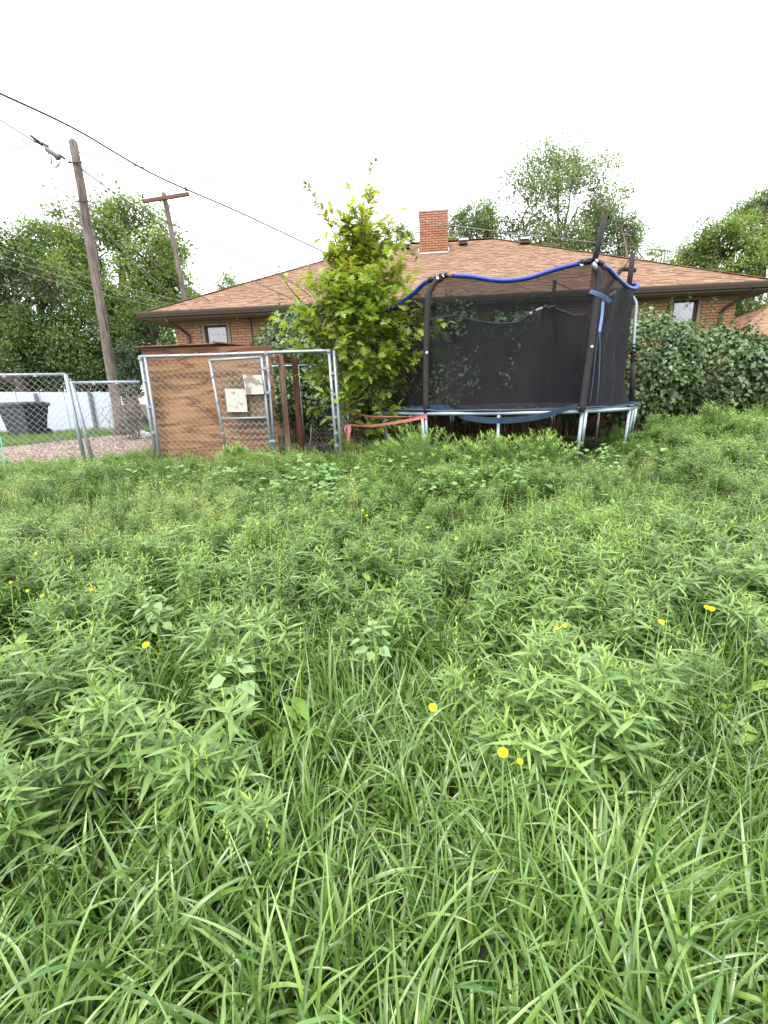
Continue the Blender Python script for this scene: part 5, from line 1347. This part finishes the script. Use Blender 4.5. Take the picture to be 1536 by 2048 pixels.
place('narrow_leaf_weeds', wp + wp_fine, XY, rg, .6, 1.0, 'mass of narrow leaved green weeds across the middle yard', .1, scale_fn=lambda x, y: 1 + .45 * smooth01((x - 2.5) / 3) + .4 * pn(x, y, .9, 7) - .65 * smooth01((y - 4.6) / 1.2) * math.exp(-((x - 3.0) / 1.1) ** 2))
def gmid(x, y):
    if y < yb(x): return .1
    w = .35 + .9 * pn(x, y, .8, 14)
    if x < -2.0 and y > 3.8: w += .7
    if x > .15 and y < 3: w += .35
    return w
XY, rg = sample(1.2, 3.6, 70, gmid, 5, 4.5)
place('meadow_grass', gp_mid + gp_near[10:12], XY, rg, .7, 1.1, 'grass growing up through the near weeds', .15)
XY, rg = sample(3.6, 8.8, 34, gmid, 6)
place('meadow_grass', gp_mid, XY, rg, .6, 1.0, 'grass patches among the weeds in the middle yard', .15, scale_fn=lambda x, y: 1 - .5 * smooth01((y - 4.6) / 1.2) * math.exp(-((x - 3.0) / 1.1) ** 2))
XY, rg = sample(.9, 8.6, 34, lambda x, y: .35 + 1.0 * pn(x, y, .9, 24), 7)
place('low_weeds', wp_small, XY, rg, .7, 1.2, 'low bright green weeds between the taller stands', .15, scale_fn=lambda x, y: 1 - .5 * smooth01((y - 4.6) / 1.2) * math.exp(-((x - 3.0) / 1.1) ** 2))
mal = [disc_proto('mallow_clump', T_ROUND, 16, .3, .05, M['mallow'], 300 + i, .13) for i in range(3)]
def mallow_w(x, y):
    return max(math.exp(-((x - .95) / .7) ** 2 - ((y - 5.2) / .7) ** 2), math.exp(-((x + .75) / .6) ** 2 - ((y - 5.0) / .8) ** 2), math.exp(-((x - 3.0) / .8) ** 2 - ((y - 6.0) / .5) ** 2) * .7, .5 * math.exp(-((x + 2.2) / .8) ** 2 - ((y - 5.6) / .5) ** 2))
XY, rg = sample(3.6, 7, 22, mallow_w, 8, 6)
place('mallow_patch', mal, XY, rg, .9, 1.3, 'round pale mallow leaves in patches before the trampoline', .1)
spr = [spray_proto('pale_spray', 310 + i) for i in range(3)]
XY, rg = sample(2.2, 6, 17, lambda x, y: math.exp(-((x + 2.0) / .7) ** 2 - ((y - 3.7) / .8) ** 2) + .05, 9, 6)
place('pale_seed_spray', spr, XY, rg, .8, 1.15, 'pale yellowish seed sprays in the left of the yard', .1)
# broad basal leaves down in the grass
bas = [disc_proto('broad_leaf_clump', lance(.34, 4, .3), 9, .2, .11, M['weed2'], 320 + i, .06) for i in range(3)]
XY, rg = sample(1.0, 4, 9, lambda x, y: .7, 10, 4)
place('broad_leaf_weeds', bas, XY, rg, .7, 1.2, 'broad tongue shaped leaves low in the grass', .2)
# lawn beyond the path, tufts along the fence, straw by the kennel
rg = np.random.default_rng(60); n = 2600
X = rg.uniform(-17, -5.2, n); Y = rg.uniform(8.2, 17.3, n); keep = (Y > 7.9 + (X + 12.5) * (15.4 - 7.9) / 5.3 + .15 + .25 * rg.random(n)) & (X > -1.0 * Y - 1)
XY = np.stack([X[keep], Y[keep]], 1); place('lawn', gp_fine, XY, rg, .5, .8, 'short green lawn between the gravel path and white fence', .1)
n = 900; X = rg.uniform(-7.0, -3.5, n); Y = 6.35 + (X + 7.0) * .27 + rg.uniform(-.9, .35, n) + .1; keep = (Y < 7.35) & (Y > 4.8)
XY = np.stack([X[keep], Y[keep]], 1); place('verge_grass', gp_fine, XY, rg, .8, 1.25, 'bright fine grass along the foot of the fence', .12)
n = 220; X = rg.uniform(-4.9, -3.75, n); Y = rg.uniform(7.2, 9.5, n); place('verge_grass', gp_fine, np.stack([X, Y], 1), rg, .6, 1.2, 'grass growing behind the short fence panel', .15)
straw_p = [grass_proto('straw_tuft', 16, (.25, .75), (.003, .006), .05, M['straw'], 400 + i, bend=(.1, 1.2)) for i in range(3)]
n = 60; X = kr + .1 + rg.uniform(0, .22, n); Y = KY + rg.uniform(.0, 1.6, n); place('dry_straw', straw_p, np.stack([X, Y], 1), rg, .7, 1.1, 'dry straw caught against the kennel side panel', .12)
n = 26; X = rg.uniform(-4.0, -3.0, n); Y = rg.uniform(7.15, 7.28, n); place('dry_stalks', straw_p, np.stack([X, Y], 1), rg, .6, 1.0, 'thin dry stalks leaning on the kennel mesh', .12)
XY, rg = sample(.9, 6, 7, lambda x, y: .5 + 1.2 * pn(x, y, 1.1, 51), 12, 6)
place('dry_thatch', straw_p, XY, rg, .35, .62, 'scattered dry blades among the green growth', .35)
# loose stones of the path
stone = []
for i in range(4):
    s = MB(); rg2 = random.Random(i); s.tube([(0, 0, -.01), (0, 0, .006), (0, 0, .016)], [.018 * rg2.uniform(.8, 1.2), .024, .011], 6); s.v = [(x * rg2.uniform(.8, 1.3), y * rg2.uniform(.8, 1.3), z) for x, y, z in s.v]
    me = bpy.data.meshes.new('stone'); me.from_pydata(s.v, [], s.f); me.materials.append(M['pebble']); stone.append(bpy.data.objects.new('stone', me))
n = 15000; U = rg.random(n); T2 = rg.random(n) ** 1.3
A0, A1, B0, B1 = (np.array(q) for q in ((-12.5, 4.0), (-4.2, 8.6), (-12.5, 7.9), (-7.2, 15.4)))
XY = (1 - T2)[:, None] * ((1 - U)[:, None] * A0 + U[:, None] * A1) + T2[:, None] * ((1 - U)[:, None] * B0 + U[:, None] * B1)
XY = XY[(XY[:, 0] > -1.05 * XY[:, 1] - .6)]
place('gravel_stones', stone, XY, rg, .6, 1.7, 'loose pinkish stones covering the gravel path', .3, .012)
# leaf litter under the hedge and oak
n = 1800; X = rg.uniform(-1.6, 9.5, n); Y = rg.uniform(7.4, 11.6, n); keep = np.array([y > front_limit(x) - .3 for x, y in zip(X, Y)])
X, Y = X[keep], Y[keep]; n = len(X); Z = np.array([gz(x, y) for x, y in zip(X, Y)]) + .01; a = rg.uniform(0, 6.28, n)
V, F = leaf_cloud(T_SMALL, np.stack([X, Y, Z], 1), np.stack([np.cos(a), np.sin(a), rg.uniform(0, .3, n)], 1), np.stack([rg.normal(0, .3, n), rg.normal(0, .3, n), np.ones(n)], 1), rg.uniform(.05, .11, n))
tag(np_obj('leaf_litter', V, F, M['litter']), 'brown leaf litter under the hedge', kind='stuff')

# ================================================================== SINGLE PLANTS AND FLOWERS
def atz(px, py, z):
    d = R3 @ Vector(((px - 768) / FPX, (1024 - py) / FPX, -1)); return C0 + d * ((z - CAM_H) / d.z)
def kochia(label, x, y, r, h, seed):
    rg = np.random.default_rng(seed); zg = gz(x, y); o = thing('kochia_bush', label, 'weed bush', (x, y, zg), group='bushy weeds before the trampoline'); P = []; D = []; NN = []; AG = []; m = MB()
    for i in range(70):
        a = rg.uniform(0, 2 * pi); q = sqrt(rg.random()); e = np.array([x + cos(a) * r * q, y + sin(a) * r * q, zg + h * (1 - .45 * q * q) * rg.uniform(.85, 1.1)]); s = np.array([x + cos(a) * r * q * .3, y + sin(a) * r * q * .3, zg])
        pts = branch_pts(s, e, rg, .04, 5); m.tube(pts, .004, 3, cap=False); pts = np.array(pts)
        for j in range(62):
            t = .2 + .8 * j / 62; f = t * 5; k = min(4, int(f)); c = pts[k] + (pts[k + 1] - pts[k]) * (f - k); b = j * 2.4; P.append(c); D.append([cos(b), sin(b), .1 + 1.4 * t ** 4]); NN.append([rg.normal() * .3, rg.normal() * .3, 1]); AG.append(max(0, (t - .8) * 3) * .8)
    m.build('stems', M['stem'], o)
    T = lance(.12, 3, .2); V, F = leaf_cloud(T, np.array(P), np.array(D), np.array(NN), rg.uniform(.045, .085, len(P))); np_obj('foliage', V, F, M['weed'], o, attr=np.repeat(AG, len(T[0])))
kochia('bushy fine-leaved weed below the left trampoline pole', .55, 6.3, .75, .68, 1)
kochia('bushy fine-leaved weed between the two left trampoline legs', 1.4, 6.05, .6, .55, 2)
kochia('bushy fine-leaved weed at the middle trampoline leg', 2.1, 6.05, .55, .58, 3)
kochia('small fine-leaved weed in front of the kennel gate', -2.25, 6.9, .3, .42, 4)
kochia('tall fine-leaved weed before the right hedge', 5.4, 7.3, .45, .75, 5)
def goosefoot(label, px, py, z, h, size, seed):
    rg = np.random.default_rng(seed); p = atz(px, py, z); zg = p.z - h; o = thing('goosefoot_plant', label, 'weed', (p.x, p.y, zg)); m = MB()
    m.tube([(p.x, p.y, zg), (p.x + .01, p.y, zg + h * .5), (p.x, p.y, p.z)], [.005, .004, .002], 6); m.build('stem', M['stem'], o)
    lm = np_obj('leaf', T_GOOSE[0], T_GOOSE[1], M['goose'], do_link=False, world=False, attr=np.zeros(len(T_GOOSE[0]))).data; I = WM[o].inverted()
    for j in range(30):
        t = 1 - rg.random() ** 1.4 * .55; a = j * 2.4 + seed + rg.normal() * .4; k = min(1, (1 - t) / .16); s = size * (.35 + .75 * k); up = .7 - 1.0 * k + rg.normal() * .25
        d = Vector((cos(a), sin(a), up)).normalized(); q = Vector((p.x, p.y, zg + h * t)) + d * (.005 + .045 * k * rg.random())
        l = bpy.data.objects.new('leaf', lm); l.matrix_local = I @ frame_matrix(q, d, (rg.normal() * .4 - cos(a) * .3, rg.normal() * .4 - sin(a) * .3, 1), s * rg.uniform(.7, 1.2)); link(l, o)
goosefoot('pale goosefoot at the left where the grass meets the weeds', 472, 1322, .43, .28, .055, 1)
goosefoot('pale goosefoot near the middle of the yard', 745, 1248, .42, .28, .045, 2)
goosefoot('pale goosefoot among the grass at the right', 1195, 1300, .42, .28, .052, 3)
goosefoot('pale grey-green goosefoot tip among weeds left of centre', 300, 1180, .45, .28, .048, 4)

def flower(label, px, py, z, r, seed, group=None):
    rg = np.random.default_rng(seed); p = atz(px, py, z); zg = gz(p.x, p.y); o = thing('yellow_flower', label, 'flower', (p.x, p.y, zg), group=group)
    lean = Vector((rg.normal() * .05, rg.normal() * .05, 0)); m = MB(); m.tube([Vector((p.x, p.y, zg)) + lean, Vector((p.x, p.y, (zg + z) / 2)) + lean * .3, p], .0022, 5); m.build('stem', M['stem'], o)
    nrm = Vector((rg.normal() * .25, -.45, 1)).normalized(); u = nrm.orthogonal().normalized(); w = nrm.cross(u); P = []; D = []; NN = []; S = []
    for ring, (n, k, tilt) in enumerate(((16, 1.0, .1), (13, .78, .35), (9, .5, .8))):
        for i in range(n): a = 2 * pi * i / n + ring * .3; d = u * cos(a) + w * sin(a); P.append(p + nrm * .003 * ring); D.append(d + nrm * tilt); NN.append(nrm - d * tilt); S.append(r * k)
    T = (np.array([(0, .04, 0), (0, -.04, 0), (.9, .13, .02), (.9, -.13, .02), (1, .0, 0)], float), np.array([(0, 1, 3), (0, 3, 2), (2, 3, 4)]))
    V, F = leaf_cloud(T, np.array(P), np.array(D), np.array(NN), np.array(S)); np_obj('flower_head', V, F, M['yellow'], o)
    m = MB(); m.tube([p + nrm * .004, p + nrm * .007, p + nrm * .010], [r * .34, r * .3, r * .1], 8); m.build('centre', M['yellowc'], o, smooth=True)
    m = MB(); m.tube([p - nrm * .014, p - nrm * .004, p + nrm * .006], [.003, r * .4, r * .25], 8); m.build('calyx', M['stem'], o, smooth=True)
flower('larger yellow flower in the grass left of the pair', 866, 1415, .40, .0125, 1)
flower('large yellow flower beside a small one in the right foreground', 1006, 1505, .40, .0130, 2)
flower('small half open yellow flower next to the large one', 1040, 1523, .385, .0075, 3)
flower('yellow flower among grass blades at the right', 1322, 1245, .40, .013, 4)
flower('left of two touching yellow flowers near the right edge', 1414, 1215, .40, .011, 5)
flower('right of two touching yellow flowers near the right edge', 1424, 1218, .40, .011, 6)
flower('yellow flower in weeds above the left goosefoot', 292, 1290, .44, .013, 7)
far_flowers = [(855, 1055, 'small yellow flower left of the pair in the middle of the yard'), (912, 1078, 'small yellow flower in the middle of the yard, below the trampoline pole'),
    (22, 1165, 'small yellow flower nearest the left edge, outermost of the left row'), (55, 1182, 'second small yellow flower from the left edge'), (85, 1192, 'third small yellow flower from the left edge'),
    (183, 1180, 'small yellow flower right of the three at the left edge'), (725, 1020, 'upper of two tiny yellow flowers straight below the oak'), (733, 1031, 'lower of two tiny yellow flowers straight below the oak'),
    (665, 1022, 'tiny yellow flower below the kennel end post'), (515, 1047, 'tiny yellow flower below the kennel gate'), (1113, 1256, 'left of two small yellow flowers right of centre'),
    (1129, 1252, 'right of two small yellow flowers right of centre'), (320, 965, 'tiny yellow flower before the plywood shed')]
for i, (x, y, lab) in enumerate(far_flowers):
    flower(lab, x, y, .42, .008 if y > 1100 else .009, 20 + i, 'small yellow flowers among the weeds')
